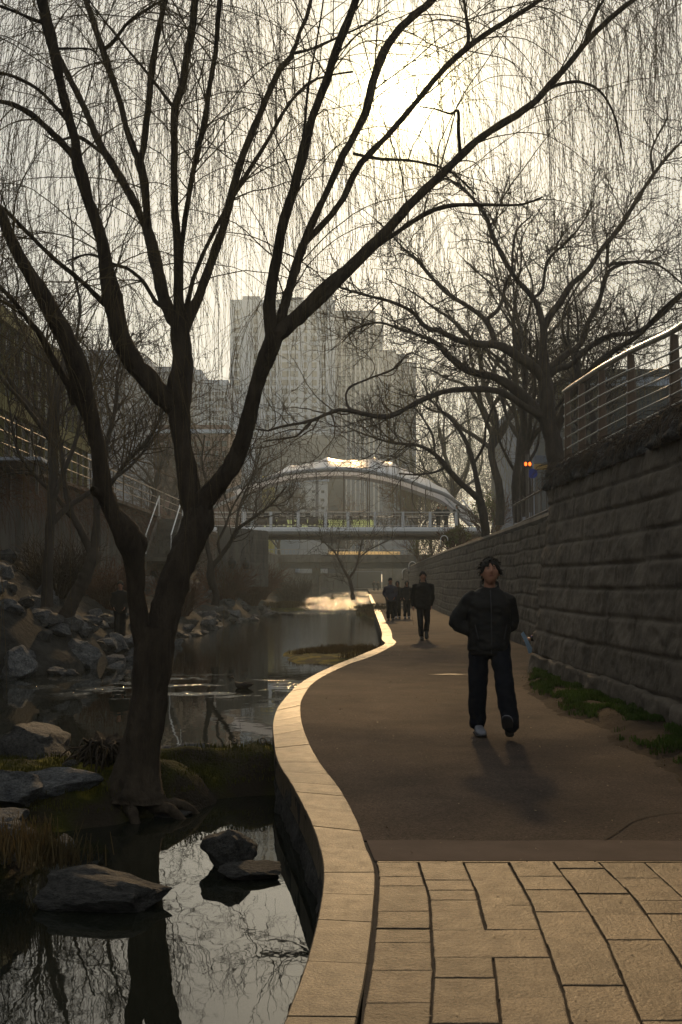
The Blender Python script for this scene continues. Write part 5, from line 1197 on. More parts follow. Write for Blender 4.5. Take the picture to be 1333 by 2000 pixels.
for k, (a, b_) in enumerate(((515, 585), (587, 637), (640, 682), (685, 735))):
    h = MB(); h.box(((px_x(a, DB + 6) + px_x(b_, DB + 6)) / 2, DB + 6.0, zd + .50), (px_x(b_, DB + 6) - px_x(a, DB + 6) - .1, .03, .78)); h.build('backlit_panel', M['gpanel'] if 'gpanel' in M else M.setdefault('gpanel', mat('pale_green_panel', (.72, .84, .60), .4, trans=.8, var=.1)), br)
sg = thing('sign_box', 'dark box hanging under the left part of the arch bridge deck', 'sign', (px_x(643.5, DB), DB - .1, zb - .04)); h = MB(); h.box((0, 0, -.28), (1.2, .25, .5), bev=.02); h.build('box', M['dsteel'], sg); h = MB(); h.box((-.4, 0, -.0), (.05, .05, .1)); h.box((.4, 0, -.0), (.05, .05, .1)); h.build('bracket', M['dsteel'], sg)
# abutment masses on both banks
ab = thing('bridge_abutment', 'stone abutment under the right end of the arch bridge', 'abutment', (0, 0, 0)); h = MB(); h.box((X1 - .9 + 3, DB + 3, (zb - .2) / 2 - .3), (6, 7, zb + .4)); h.build('mass', M['concrete'], ab)
ab = thing('bridge_abutment', 'dark abutment under the left end of the arch bridge', 'abutment', (0, 0, 0)); h = MB(); h.box((-10.4, DB + 3, (zb - .2) / 2 - .3), (4.0, 7, zb + .4)); h.build('mass', M['concrete'], ab)

# far road bridge
D5 = 150; rb = thing('road_bridge', 'flat grey road bridge with a railing, its golden sun glare an added panel, seen beneath the arch bridge', 'bridge', (0, 0, 0))
xa, xb = -12, 16; za, zc_ = px_z(1083, D5), px_z(1099, D5)
h = MB(); h.box(((xa + xb) / 2, D5 + 5, (za + zc_) / 2), (xb - xa, 10, za - zc_), bev=.1); h.build('girder', M['concrete'], rb)
h = MB(); h.box(((xa + xb) / 2, D5 + 5, zc_ - .35), (xb - xa, 8, .68)); h.build('soffit', M['f_dark'], rb)
h = MB(); zt_ = px_z(1073, D5)
for x in np.arange(xa, xb, .5): h.box((x, D5 + .1, (za + zt_) / 2), (.06, .06, zt_ - za))
h.tube([(xa, D5 + .1, zt_), (xb, D5 + .1, zt_)], .05, 6); h.build('railing', M['steel'], rb)
h = MB(); h.box((px_x(715, D5), D5 + 9.8, (za + zt_) / 2), (px_x(803, D5) - px_x(655, D5), .04, zt_ - za - .05)); h.build('backlit_panel', mat('rail_glare_panel', (.9, .80, .58), .4, trans=.9, var=.1), rb)  # added translucent panel; the railing's golden sun glare is put into its colour
for px_ in (617,): 
    h = MB(); h.box((px_x(px_, D5), D5 + 5, zc_ / 2 - .5), (1.0, 7, zc_ + .8)); h.build('pier', M['concrete'], rb)
# culvert wall closing the valley behind it
cw = thing('culvert_wall', 'pale hazy culvert wall closing the stream valley behind the road bridge', 'wall', (0, 0, 0))
h = MB(); h.box((-6.5, 232, 1.8), (16, 3, 6)); h.box((17, 232, 1.8), (17, 3, 6)); h.box((5, 232, 4.2), (7, 3, 1.3)); h.build('wall_mass', M['concrete'], cw)
h = MB(); h.box((5, 236, .8), (6.9, .3, 5.4)); h.build('tunnel_shade', M['f_dark'], cw)  # dark sheet across the opening; the tunnel's shade is put into its colour

# ================================================================ steel railing on the near wall
rail = thing('steel_railing', 'tall curving stainless railing with horizontal bars on top of the near right wall', 'railing', (0, 0, 0))
def rx(y): return float(np.interp(y, [6, 13, 15, 16.6, 18.3, 19.4], [3.98, 3.92, 3.90, 3.90, 3.92, 3.93]))
def rtop(y): return float(np.interp(y, [6, 13.1, 15, 16.6, 18.3, 19.4], [4.28, 4.45, 4.60, 4.70, 4.78, 4.83]))
PY_ = [8.0, 9.6, 11.3, 13.1, 15.0, 16.7, 18.2, 19.4]
for y in PY_:
    h = MB(); x = rx(y); h.loft([((x, y, 3.2), .072, .05), ((x, y, 3.9), .062, .045), ((x, y, rtop(y) - .04), .045, .035)], 12, sup=5); h.build('post', M['postbrown'], rail)
for k in range(6):
    h = MB(); pts = [(rx(y) - .05, y, rtop(y) - .26 - k * (rtop(y) - .3 - 3.45) / 5.6) for y in np.arange(7.6, 19.5, .4)]; h.tube(pts, .0125, 8); h.build('bar', M['steel'], rail, smooth=True)
h = MB(); h.tube([(rx(y) - .02, y, rtop(y)) for y in np.arange(7.6, 19.6, .4)], .038, 12); h.build('handrail', M['steel'], rail, smooth=True)
for y in PY_:
    for k in range(6):
        z = rtop(y) - .26 - k * (rtop(y) - .3 - 3.45) / 5.6; h = MB(); h.ball((rx(y) - .05, y, z), .026, 8); 
        if y > 12: h.build('bar_bracket', M['steel'], rail, smooth=True)
v = at(1238, 843, 14.95); pl_ = thing('notice_plate', 'small blank pale plate fixed to a railing post on the near wall', 'sign', (rx(15) - .0, 14.90, v.z)); h = MB(); h.box((0, 0, 0), (.12, .012, .085), bev=.004); h.build('plate', mat('pale_plate', (.35, .37, .46), .5, var=.05), pl_)
h = MB(); h.box((0, .01, .03), (.10, .012, .01)); h.build('band', M['dsteel'], pl_)
# second little fence further along behind the far wall
fc = thing('street_fence', 'short ornamental fence rising beside the traffic light behind the far wall', 'fence', (0, 0, 0)); h = MB()
for k in range(12):
    y = 24 + k * 1.1; x = 5.0 + k * .05; h.tube([(x, y, 2.9), (x, y, 3.9), (x - .1, y, 4.0)], .02, 6)
h.build('upright', M['dsteel'], fc); h = MB(); h.tube([(5.0, 24, 3.85), (5.55, 36.1, 3.95)], .03, 6); h.tube([(5.0, 24, 3.3), (5.55, 36.1, 3.3)], .03, 6); h.build('rail', M['dsteel'], fc)
# traffic light
tl = thing('traffic_light', 'traffic light with two glowing orange red lamps behind the far wall', 'traffic light', (px_x(1031, 34), 34, 3.2)); v0 = px_z(907, 34) - 3.2
h = MB(); h.tube([(0, 0, 0), (0, 0, v0 + .3)], .05, 8); h.build('pole', M['dsteel'], tl)
for sx in (-.062, .062):
    h = MB(); h.box((sx, -.06, v0), (.115, .10, .20), bev=.01); h.build('lamp_housing', M['black'], tl)
    h = MB(); h.ball((sx, -.115, v0), (.042, .02, .062), 12); h.build('lamp', emat('orange_red_lamp', (1.0, .16, .02), 5.0), tl, smooth=True)
bs = thing('blue_sign', 'small round blue traffic sign on a post beside the traffic light', 'sign', (px_x(1041, 34.5), 34.5, 3.2)); z_ = px_z(925, 34.5) - 3.2
h = MB(); h.tube([(0, 0, 0), (0, 0, z_)], .03, 8); h.build('pole', M['dsteel'], bs); h = MB(); h.tube([(0, -.05, z_), (0, -.03, z_)], .15, 24); h.build('disc', mat('blue_enamel', (.03, .05, .30), .5, var=.1), bs)
yb = thing('yellow_sign_board', 'long yellow orange sign board under a pale arched panel behind the spreading tree trunk', 'sign', (px_x(1068, 60), 60, 3.2)); z_ = px_z(912, 60) - 3.2
h = MB(); h.box((0, 0, z_), (1.3, .15, .30), bev=.02); h.build('board', mat('yellow_orange_sheet', (.42, .26, .06), .5, var=.1), yb); h = MB(); h.tube([(-.5, 0, 0), (-.5, 0, z_)], .04, 6); h.tube([(.5, 0, 0), (.5, 0, z_)], .04, 6); h.build('post', M['dsteel'], yb)
h = MB(); h.box((0, .02, z_ + .42), (1.3, .08, .42), bev=.03); h.build('panel', M['f_grey'], yb)
lp = []
for k, (px_, py_, D_) in enumerate(((868, 1053, 58), (806, 1104, 112), (793, 1118, 130))):   # short hooped posts on the far wall
    v = at(px_, py_, D_); o = thing('hooped_post', ['hooped pale lamp post on the far wall, the nearest and largest one', 'hooped pale lamp post on the far wall in the middle distance', 'hooped pale lamp post on the far wall, the farthest one'][k], 'post', (v.x, v.y, v.z)); s_ = D_ / 2200
    h = MB(); h.tube([(-7 * s_, 0, -12 * s_), (-7 * s_, 0, 0)] + [(-7 * s_ * math.cos(a), 0, 7 * s_ * math.sin(a)) for a in np.linspace(0, math.pi, 9)[1:-1]] + [(7 * s_, 0, 0), (7 * s_, 0, -3 * s_)], .9 * s_, 6); h.build('hoop', M['whitesteel'], o, smooth=True)
    h = MB(); h.box((-7 * s_, 0, -13.5 * s_), (5 * s_, 5 * s_, 3 * s_)); h.build('base', M['concrete'], o)
# mooring pins on the mossy spit
for k, (px_, py_) in enumerate(((405, 1467), (459, 1456), (514, 1455))):
    v = at(px_, py_, 10.9); o = thing('ring_pin', ['rusty ring topped pin on the mossy spit, closest to the willow', 'rusty ring topped pin in the middle of the mossy spit', 'rusty ring topped pin nearest the kerb wall'][k], 'pin', tuple(v))
    h = MB(); h.tube([(0, 0, -.14), (0, 0, .02)], .008, 6); h.build('shaft', M['dsteel'], o); h = MB(); h.torus((0, 0, .045), .024, .007, 'Y', 16, 6); h.build('ring', M['dsteel'], o, smooth=True)

# bicycles and scooters on the bridge
def bicycle(label, x, y, rz=0, group='bicycles parked on the arch bridge'):
    t = thing('bicycle', label, 'bicycle', (x, y, zd + .02), rz, group)
    for sx in (-.52, .52): h = MB(); h.torus((sx, 0, .34), .33, .022, 'Y', 24, 5); [h.tube([(sx, 0, .34), (sx + .32 * math.cos(a), 0, .34 + .32 * math.sin(a))], .005, 4) for a in np.linspace(0, 6.28, 9)[:-1]]; h.build('wheel', M['black'], t)
    h = MB()
    for p in ([(-.52, 0, .34), (-.05, 0, .30)], [(-.05, 0, .30), (-.18, 0, .82)], [(-.05, 0, .30), (.36, 0, .80)], [(-.16, 0, .74), (.36, 0, .82)], [(-.52, 0, .34), (-.17, 0, .76)], [(.52, 0, .34), (.34, 0, .92)]): h.tube(p, .02, 6)
    h.build('frame', M['dsteel'], t); h = MB(); h.loft([((-.20 + d, 0, .86), .10 - abs(d) * .2, .06) for d in (0,)] + [((-.18, 0, .90), .13, .07), ((-.18, 0, .915), .10, .05)], 10); h.build('saddle', M['black'], t)
    h = MB(); h.tube([(.28, -.27, .98), (.34, -.1, .95), (.34, .1, .95), (.28, .27, .98)], .014, 6); h.build('handlebar', M['steel'], t)
    h = MB(); h.box((.62, 0, .80), (.26, .30, .20)); h.build('basket', M['dsteel'], t); return t
def scooter(label, x, y, rz=0):
    t = thing('motor_scooter', label, 'scooter', (x, y, zd + .02), rz, 'motor scooters parked on the arch bridge')
    for sx in (-.58, .58): h = MB(); h.torus((sx, 0, .25), .18, .07, 'Y', 20, 8); h.build('wheel', M['black'], t, smooth=True)
    h = MB(); h.loft([((-.75, 0, .52), .02, .10), ((-.6, 0, .55), .02, .16)], 8); h.loft([((-.35, 0, .28), .42, .14), ((-.38, 0, .5), .40, .17), ((-.40, 0, .72), .34, .15)], 16); h.box((.12, 0, .27), (.6, .28, .08), bev=.02); h.tube([(.58, 0, .25), (.40, 0, .95)], .05, 8); h.loft([((.42, 0, .3), .06, .20), ((.40, 0, .6), .05, .20), ((.34, 0, .95), .05, .12)], 12); h.build('body', M['dsteel'], t, smooth=True)
    h = MB(); h.box((-.38, 0, .79), (.62, .26, .10), bev=.04); h.build('seat', M['black'], t); h = MB(); h.tube([(.25, -.30, 1.03), (.34, 0, 1.0), (.25, .30, 1.03)], .016, 6); h.build('handlebar', M['steel'], t)
    h = MB(); h.box((-.78, 0, 1.0), (.36, .36, .34), bev=.03); h.build('rear_box', M['black'], t); return t
for k, px_ in enumerate((648, 668, 690, 708, 760, 775, 822, 850)):
    bicycle(['first bicycle right of the third parapet post on the arch bridge', 'second bicycle before the green screens on the arch bridge', 'bicycle in front of the middle green screen', 'bicycle at the right end of the green screens', 'bicycle left of the two people on the bridge', 'bicycle beside the left hand person on the bridge', 'bicycle right of the people on the bridge', 'rightmost bicycle on the arch bridge'][k], px_x(px_, DB + 2), DB + 1.4 + .2 * (k % 3), rng.uniform(-.35, .35))
for k, px_ in enumerate((522, 541, 562, 600, 622)):
    scooter(['leftmost motor scooter on the arch bridge', 'second motor scooter from the left on the arch bridge', 'third motor scooter from the left on the arch bridge', 'fourth motor scooter, left of the green bridge screens', 'rightmost motor scooter on the arch bridge'][k], px_x(px_, DB + 2), DB + 1.5, rng.uniform(-.5, .5))
# duck on the pond
v = gnd(475, 1344, WATER); dk = thing('duck', 'small dark duck swimming across the rippled part of the stream', 'duck', (v.x, v.y, WATER), R(180))
h = MB(); h.loft([((-.20, 0, .075), .01, .01, (0, 1, 0), (0, 0, 1)), ((-.15, 0, .06), .045, .03, (0, 1, 0), (0, 0, 1)), ((-.05, 0, .04), .08, .06, (0, 1, 0), (0, 0, 1)), ((.06, 0, .04), .075, .06, (0, 1, 0), (0, 0, 1)), ((.13, 0, .07), .045, .05, (0, 1, 0), (0, 0, 1)), ((.15, 0, .12), .028, .03, (0, 1, 0), (0, 0, 1)), ((.155, 0, .17), .026, .026, (0, 1, .0), (.5, 0, .9)), ((.18, 0, .20), .03, .03, (0, 1, 0), (0, 0, 1)), ((.215, 0, .195), .018, .015, (0, 1, 0), (0, 0, 1)), ((.26, 0, .185), .014, .005, (0, 1, 0), (0, 0, 1))], 14); h.build('body', mat('brown_feathers', (.06, .045, .03), .8), dk, smooth=True)
h = MB(); h.loft([((-.17, .075, .085), .01, .006, (0, 0, 1), (0, 1, 0)), ((-.02, .08, .07), .04, .012, (0, 0, 1), (0, 1, 0)), ((.08, .065, .07), .012, .008, (0, 0, 1), (0, 1, 0))], 10); h.loft([((-.17, -.075, .085), .01, .006, (0, 0, 1), (0, 1, 0)), ((-.02, -.08, .07), .04, .012, (0, 0, 1), (0, 1, 0)), ((.08, -.065, .07), .012, .008, (0, 0, 1), (0, 1, 0))], 10); h.build('wing', mat('dark_feathers', (.04, .03, .025), .8), dk, smooth=True)
# ================================================================ people
def skin_mat():
    m, nt, b = nm('skin'); at_ = nt.nodes.new('ShaderNodeAttribute'); at_.attribute_name = 'tone'
    nt.links.new(at_.outputs['Color'], b.inputs['Base Color']); b.inputs['Roughness'].default_value = .5; b.inputs['Subsurface Weight'].default_value = .0; return m
M['skin'] = skin_mat()
M['hair'] = mat('black_hair', (.010, .008, .007), .8, var=.3, scale=40, bump=.6, bscale=120, bdist=.004, stretch=(1, 1, .2))
M['jacket'] = mat('black_nylon', (.009, .009, .010), .75, var=.25, scale=6, bump=.35, bscale=14, bdist=.01, spec=.4)
M['coat'] = mat('black_wool', (.015, .014, .014), .9, var=.3, scale=30, bump=.3, bscale=150, bdist=.003, spec=.2)
M['trouser'] = mat('navy_denim', (.010, .012, .019), .85, var=.3, scale=12, bump=.3, bscale=90, bdist=.003, spec=.2)
M['dtrouser'] = mat('black_trouser_cloth', (.015, .014, .015), .88, var=.3, scale=12, spec=.2)
M['shoe'] = mat('grey_trainer', (.20, .21, .25), .6, var=.2, scale=20)
M['sole'] = mat('dark_sole', (.035, .036, .045), .7, var=.2)
M['bshoe'] = mat('black_leather', (.012, .012, .012), .4, var=.2)
M['npuff'] = mat('navy_puffer', (.018, .018, .040), .6, var=.25, scale=6, bump=.5, bscale=9, bdist=.02)
def fuse(name, mb, vox, m, parent, smooth=4, disp=0, seed=1, freq=9, tone=None):
    me = mb.mesh(name); o = bpy.data.objects.new(name + '_tmp', me); C.objects.link(o)
    r = o.modifiers.new('r', 'REMESH'); r.mode = 'VOXEL'; r.voxel_size = vox
    s_ = o.modifiers.new('s', 'SMOOTH'); s_.factor = .5; s_.iterations = smooth
    bpy.context.view_layer.update(); dg = bpy.context.evaluated_depsgraph_get(); me2 = bpy.data.meshes.new_from_object(o.evaluated_get(dg)); bpy.data.objects.remove(o)
    me2.name = name; n = len(me2.vertices); V = np.zeros(n * 3, np.float32); me2.vertices.foreach_get('co', V); V = V.reshape(-1, 3)
    if disp:
        Nn = np.zeros(n * 3, np.float32); me2.vertices.foreach_get('normal', Nn); Nn = Nn.reshape(-1, 3)
        V = V + Nn * (disp * (fbm(V[:, 0] * freq + seed, V[:, 1] * freq, V[:, 2] * freq * 1.8, 3)))[:, None]; me2.vertices.foreach_set('co', V.ravel())
    if tone is not None:
        ca = me2.color_attributes.new('tone', 'FLOAT_COLOR', 'POINT'); ca.data.foreach_set('color', tone(V).astype(np.float32).ravel())
    me2.polygons.foreach_set('use_smooth', [True] * len(me2.polygons)); me2.materials.clear(); me2.update()
    return link(name, me2, m, parent)
def mixv(a, b, t): return Vector(a) * (1 - t) + Vector(b) * t
def limb(mb, pts, r, n=12): # rounded ends
    pts = [Vector(p) for p in pts]; q = catmull([tuple(p) + (rr_,) for p, rr_ in zip(pts, r)], 16)
    d0 = Vector(q[0][:3]) - Vector(q[1][:3]); d0.normalize(); d1 = Vector(q[-1][:3]) - Vector(q[-2][:3]); d1.normalize()
    P = [Vector(q[0][:3]) + d0 * q[0][3] * .8] + [Vector(q[0][:3]) + d0 * q[0][3] * .45] + [Vector(a[:3]) for a in q] + [Vector(q[-1][:3]) + d1 * q[-1][3] * .45, Vector(q[-1][:3]) + d1 * q[-1][3] * .8]
    Rr = [q[0][3] * .35, q[0][3] * .85] + [a[3] for a in q] + [q[-1][3] * .85, q[-1][3] * .35]
    mb.tube(P, Rr, n)
def hand(mb, wrist, fdir, pdir, side, s=1.0, curl=.5):
    """wrist point, finger direction, palm normal; five separate fingers, gently curled"""
    f = Vector(fdir).normalized(); p = Vector(pdir).normalized(); x = f.cross(p).normalized() * side; w = Vector(wrist)
    mb.loft([(w + f * a * s, b * s, c * s, x, p) for a, b, c in ((-.01, .022, .018), (.03, .034, .016), (.07, .041, .014), (.088, .038, .011))], 14, sup=2.6)
    for k, (ox, L, r) in enumerate(((-.030, .068, .0078), (-.010, .078, .0085), (.010, .073, .0082), (.029, .058, .0072))):
        b0 = w + f * .083 * s + x * ox * s; a1 = curl * .5; a2 = curl * 1.1; a3 = curl * 1.5
        def dr(a): return f * math.cos(a) + p * math.sin(a)
        p1 = b0 + dr(a1) * L * .45 * s; p2 = p1 + dr(a1 + a2) * L * .32 * s; p3 = p2 + dr(a1 + a2 + a3) * L * .25 * s
        mb.tube([b0 - f * .012 * s, b0, p1, p2, p3, p3 + dr(a1 + a2 + a3) * .004], [r * s * .95, r * s, r * s * .95, r * s * .88, r * s * .75, r * s * .35], 8)
    t0 = w + f * .022 * s + x * (.030) * -1 * s; t1 = t0 + (f * .6 - x * .75 + p * .25).normalized() * .036 * s; t2 = t1 + (f * .85 - x * .25 + p * .45).normalized() * .030 * s; t3 = t2 + (f * .9 + p * .5).normalized() * .022 * s
    mb.tube([t0, t1, t2, t3], [.013 * s, .0115 * s, .0095 * s, .006 * s], 8)
def head(mb, c, s, tilt, yaw=0):
    """head centred at c, facing -Y; tilt>0 lifts the chin; returns its matrix"""
    Mx = Matrix.Translation(Vector(c)) @ Matrix.Rotation(yaw, 4, 'Z') @ Matrix.Rotation(-tilt, 4, 'X'); n, k = 40, 30; vs = []
    for i in range(k + 1):
        th = math.pi * (i + (.12 if i == 0 else -.12 if i == k else 0)) / k
        for j in range(n):
            a = 2 * math.pi * j / n; x, y, z = math.sin(th) * math.sin(a), -math.sin(th) * math.cos(a), math.cos(th)
            X, Y, Z = x * .077, y * .096, z * .118; front = max(0, -y)
            if z < 0: X *= 1 - .28 * (-z) ** 1.5; Y *= 1 - .12 * (-z); 
            if z < -.3 and y > 0: Y *= 1 - .35 * (-z - .3)
            if y < -.2: Y += .010 * front * (1 - abs(z) * .4) * (abs(x) > .25)
            G = lambda x0, z0, sx, sz: math.exp(-((abs(X) - x0) / sx) ** 2 - ((Z - z0) / sz) ** 2) * (1 if y < 0 else 0)
            Y += -.020 * G(0, -.020, .011, .015) - .011 * G(0, .004, .008, .026) - .004 * G(.012, -.026, .007, .007)      # nose and wings
            Y += .010 * G(.031, .012, .015, .012) - .004 * G(.030, .031, .020, .007)                                      # sockets, brow
            Y += -.004 * G(.031, .011, .011, .007)                                                                       # eyeballs
            Y += -.006 * G(0, -.055, .022, .005) - .005 * G(0, -.064, .018, .005) + .004 * G(0, -.0595, .024, .002) + .003 * G(0, -.045, .006, .006)  # mouth
            Y += -.007 * G(0, -.092, .020, .016) - .004 * G(.045, -.02, .02, .02)                                         # chin, cheeks
            vs.append(Mx @ Vector((X * s, Y * s, Z * s)))
    fs = [(i * n + j, (i + 1) * n + j, (i + 1) * n + (j + 1) % n, i * n + (j + 1) % n) for i in range(k) for j in range(n)] + [tuple(range(n)), tuple(range(k * n, (k + 1) * n))[::-1]]
    mb.add(vs, fs)
    for sx in (-1, 1):   # ears
        mb.loft([(Mx @ Vector((sx * .078 * s, .012 * s, z * s)), rx_ * s, .016 * s * q_, Mx.to_3x3() @ Vector((sx * .8, .6, 0)), Mx.to_3x3() @ Vector((-sx * .4, 1, 0))) for z, rx_, q_ in ((-.035, .006, .4), (-.018, .010, .9), (.0, .013, 1.1), (.018, .014, 1.2), (.028, .008, .6))], 10)
    return Mx
SK = np.array([.42, .21, .14, 1])
def toner(Mx, s):
    Mi = np.array(Mx.inverted())
    def f(V):
        L = (V @ Mi[:3, :3].T + Mi[:3, 3]) / s; c = np.tile(SK, (len(V), 1)); X, Y, Z = np.abs(L[:, 0]), L[:, 1], L[:, 2]; fr = (Y < -.04)
        def g(x0, z0, sx, sz): return np.exp(-((X - x0) / sx) ** 4 - ((Z - z0) / sz) ** 4) * fr
        for w_, col in ((g(0, -.0595, .022, .0085), (.26, .09, .075)), (g(.032, .0325, .017, .0042), (.02, .015, .012)), (g(.031, .0115, .0115, .0032), (.30, .28, .26)), (g(.031, .0115, .0055, .0040), (.01, .008, .008)), (g(.031, .0160, .0125, .0014), (.02, .015, .012))):
            c[:, :3] = c[:, :3] * (1 - w_[:, None]) + np.array(col) * w_[:, None]
        return c
    return f
def hair(mb, Mx, s, style='short', seed=1):
    n, k = 44, 26; vs = []; low = {'short': -.012, 'fringe': -.018, 'long': -.16, 'hood': -.11}[style]
    for i in range(k + 1):
        th = math.pi * .80 * i / k
        for j in range(n):
            a = 2 * math.pi * j / n; x, y, z = math.sin(th) * math.sin(a), -math.sin(th) * math.cos(a), math.cos(th)
            X, Y, Z = x * .093, y * .110 + .008, z * .132 + .006
            face = math.exp(-(a if a < math.pi else 2 * math.pi - a) ** 4 / (.95 if style != 'hood' else .7) ** 4)
            lim = {'short': .045, 'fringe': .032, 'long': .05, 'hood': .075}[style]
            zmin = low * (1 - face) + (lim + .016 * math.sin(a * 11 + seed) + .008 * math.sin(a * 27) + (.018 * (1 - abs(math.sin(a)) ) if style == 'fringe' else 0)) * face
            back = max(0, y)
            if back > .3 and style in ('short', 'fringe'): zmin = min(zmin, -.055)
            if Z < zmin:
                t = zmin - Z; Z = zmin; sh = max(.55, 1 - t * 5); X = x / max(math.sin(th), .2) * .082 * (1 if style != 'long' else 1.1) * (.9 + .1 * sh); Y = y / max(math.sin(th), .2) * .100 * (.9 + .1 * sh) + .006; 
                X *= (1 - .10 * min(1, t * 12)); Y *= (1 - .10 * min(1, t * 12))
            q = 1 + .06 * float(vnoise(x * 6 + seed, y * 6, z * 5)) + .05 * float(vnoise(x * 17, y * 17 + seed, z * 6))
            vs.append(Mx @ Vector((X * q * s, Y * q * s, Z * s)))
    fs = [(i * n + j, (i + 1) * n + j, (i + 1) * n + (j + 1) % n, i * n + (j + 1) % n) for i in range(k) for j in range(n)] + [tuple(range(n))]
    mb.add(vs, fs)
def shoe(parent, foot, yaw, pitch, s, mu, ms, name='shoe'):
    """foot: heel point on the sole; toe points -Y rotated by yaw; pitch>0 raises the toe"""
    t = bpy.data.objects.new(name, None)
    Mx = Matrix.Translation(Vector(foot)) @ Matrix.Rotation(yaw, 4, 'Z') @ Matrix.Rotation(-pitch, 4, 'X')
    def ring(y, rx, z0, z1, dx=0): return (Mx @ Vector((dx * s, y * s, (z0 + z1) / 2 * s)), rx * s, (z1 - z0) / 2 * s, Mx.to_3x3() @ Vector((1, 0, 0)), Mx.to_3x3() @ Vector((0, 0, 1)))
    h = MB(); h.loft([ring(.028, .020, .035, .070), ring(.022, .033, .02, .095), ring(.0, .040, .018, .115), ring(-.05, .041, .018, .12), ring(-.10, .043, .018, .105), ring(-.15, .048, .018, .082), ring(-.20, .051, .018, .066), ring(-.245, .045, .018, .056), ring(-.275, .028, .02, .045), ring(-.285, .012, .025, .036)], 16, sup=2.5)
    o = h.build(name, mu, parent, smooth=True)
    h = MB(); h.loft([ring(.034, .018, .0, .026), ring(.028, .034, .0, .030), ring(.0, .043, .0, .028), ring(-.06, .040, .004, .026), ring(-.12, .045, .002, .024), ring(-.19, .054, .0, .024), ring(-.25, .048, .003, .026), ring(-.285, .030, .010, .028), ring(-.296, .012, .016, .026)], 16, sup=5)
    h.build('sole', ms, o, smooth=True)
def person(label, loc, H, J, rz=0, group=None, jm='jacket', tm='trouser', sm='shoe', ss='sole', vox=.02, style='short', coat=False, hands=(False, False), cat='person', hood=False, shoulders=.215, bulk=1.0, legr=(.105, .085, .092), shoes=True, hm='hair'):
    """J: joints for a 1.76 m body facing -Y"""
    root = thing('person', label, cat, loc, rz, group); s = H / 1.76; S = lambda p: Vector(p) * s
    hc = J['head']; neck = J.get('neck', (hc[0] * .8, .02, 1.47)); pel = J.get('pelvis', (0, 0, .93)); chest = J.get('chest', (0, .01, 1.30))
    b = MB(); Mx = head(b, S(hc), s * J.get('hs', 1), J.get('tilt', 0), J.get('yaw', 0))
    limb(b, [S(mixv(neck, chest, .25)), S(neck), S((hc[0], hc[1] + .025, hc[2] - .06))], [.062 * s, .056 * s, .055 * s])
    b.loft([(S(mixv(pel, chest, t)), rx_ * s, ry_ * s) for t, rx_, ry_ in ((-.3, .12, .09), (0, .155, .105), (.4, .13, .09), (.8, .155, .105), (1.1, .165, .10), (1.42, .10, .07))], 16)
    for sd_, k in ((-1, 'L'), (1, 'R')):
        sh, el, wr = J['sh' + k], J['el' + k], J['wr' + k]; limb(b, [S(sh), S(mixv(sh, el, .5)), S(el), S(mixv(el, wr, .4)), S(wr)], [.052 * s, .046 * s, .037 * s, .036 * s, .026 * s])
        fd = J.get('fd' + k, tuple(Vector(wr) - Vector(el))); hand(b, S(wr), fd, J.get('pd' + k, (-sd_ * .9, -.3, 0)), sd_, s, .45)
        hp, kn, an = J['hp' + k], J['kn' + k], J['an' + k]; limb(b, [S(hp), S(mixv(hp, kn, .5)), S(kn), S(mixv(kn, an, .35)), S(an)], [.082 * s, .070 * s, .052 * s, .050 * s, .036 * s])
    fuse('body', b, min(vox, .0065) if vox < .015 else vox * .6, M['skin'], root, 1, tone=toner(Mx, s))
    h = MB(); hair(h, Mx, s * J.get('hs', 1), style, hash(label) % 7); 
    gh = np.random.default_rng(len(label)); nt_ = 150 if vox < .013 else 0
    for _ in range(nt_):
        a = gh.uniform(0, 6.28); th = gh.uniform(.1, 1.75); x, y, z = math.sin(th) * math.sin(a), -math.sin(th) * math.cos(a), math.cos(th)
        if th > 1.05 and y < -.45: continue
        p0 = Vector((x * .094, y * .108 + .008, z * .132 + .006)); o1 = Vector((x, y, z)); dn = Vector((x * .5 + gh.normal(0, .3), y * .5 - .25, -.55 + gh.normal(0, .25)))
        q = [Mx @ (p0 * s * J.get('hs', 1)), Mx @ ((p0 + o1 * .010 + dn * .010) * s * J.get('hs', 1)), Mx @ ((p0 + o1 * .012 + dn * .032) * s * J.get('hs', 1))]; h.tube(q, [.0075, .006, .0015], 5)
    h.build('hair', M[hm], root, smooth=True)
    # jacket
    j = MB(); B = bulk; HB = J.get('wide', 1.0); hem = J.get('hem', .80 if not coat else .62)
    low = S((pel[0], pel[1], hem)); P_ = S(pel); Cc = S(chest); Nk = S(neck)
    rings = [(low, .198 * B * s, .150 * B * s), (mixv(low, P_, .5), .205 * B * s, .155 * B * s), (P_ + Vector((0, 0, .06)), .202 * B * HB * s, .150 * B * s), (mixv(P_, Cc, .45), .205 * B * HB * s, .140 * B * s), (mixv(P_, Cc, .8), .208 * B * s, .145 * B * s), (Cc + Vector((0, 0, .02)), .200 * B * s, .140 * B * s), (Cc + Vector((0, 0, .08)), .185 * B * s, .120 * B * s), (mixv(Cc, Nk, .85), .125 * s, .098 * s), (Nk + Vector((0, 0, .0)), .082 * s, .080 * s)]
    j.loft(rings, 24, sup=2.3)
    for sd_, k in ((-1, 'L'), (1, 'R')):
        sh, el, wr = S(J['sh' + k]), S(J['el' + k]), S(J['wr' + k]); e2 = mixv(el, wr, .94 if hands[0 if k == 'L' else 1] else 1.0)
        limb(j, [mixv(sh, Cc, .25), sh, mixv(sh, el, .5), el, mixv(el, e2, .5), e2], [.060 * s, .072 * B * s, .074 * B * s, .073 * B * s, .068 * B * s, .058 * s], 14)
    fuse('coat' if coat else 'jacket', j, vox, M[jm], root, 3, disp=.013 * s, seed=len(label), freq=6.5)
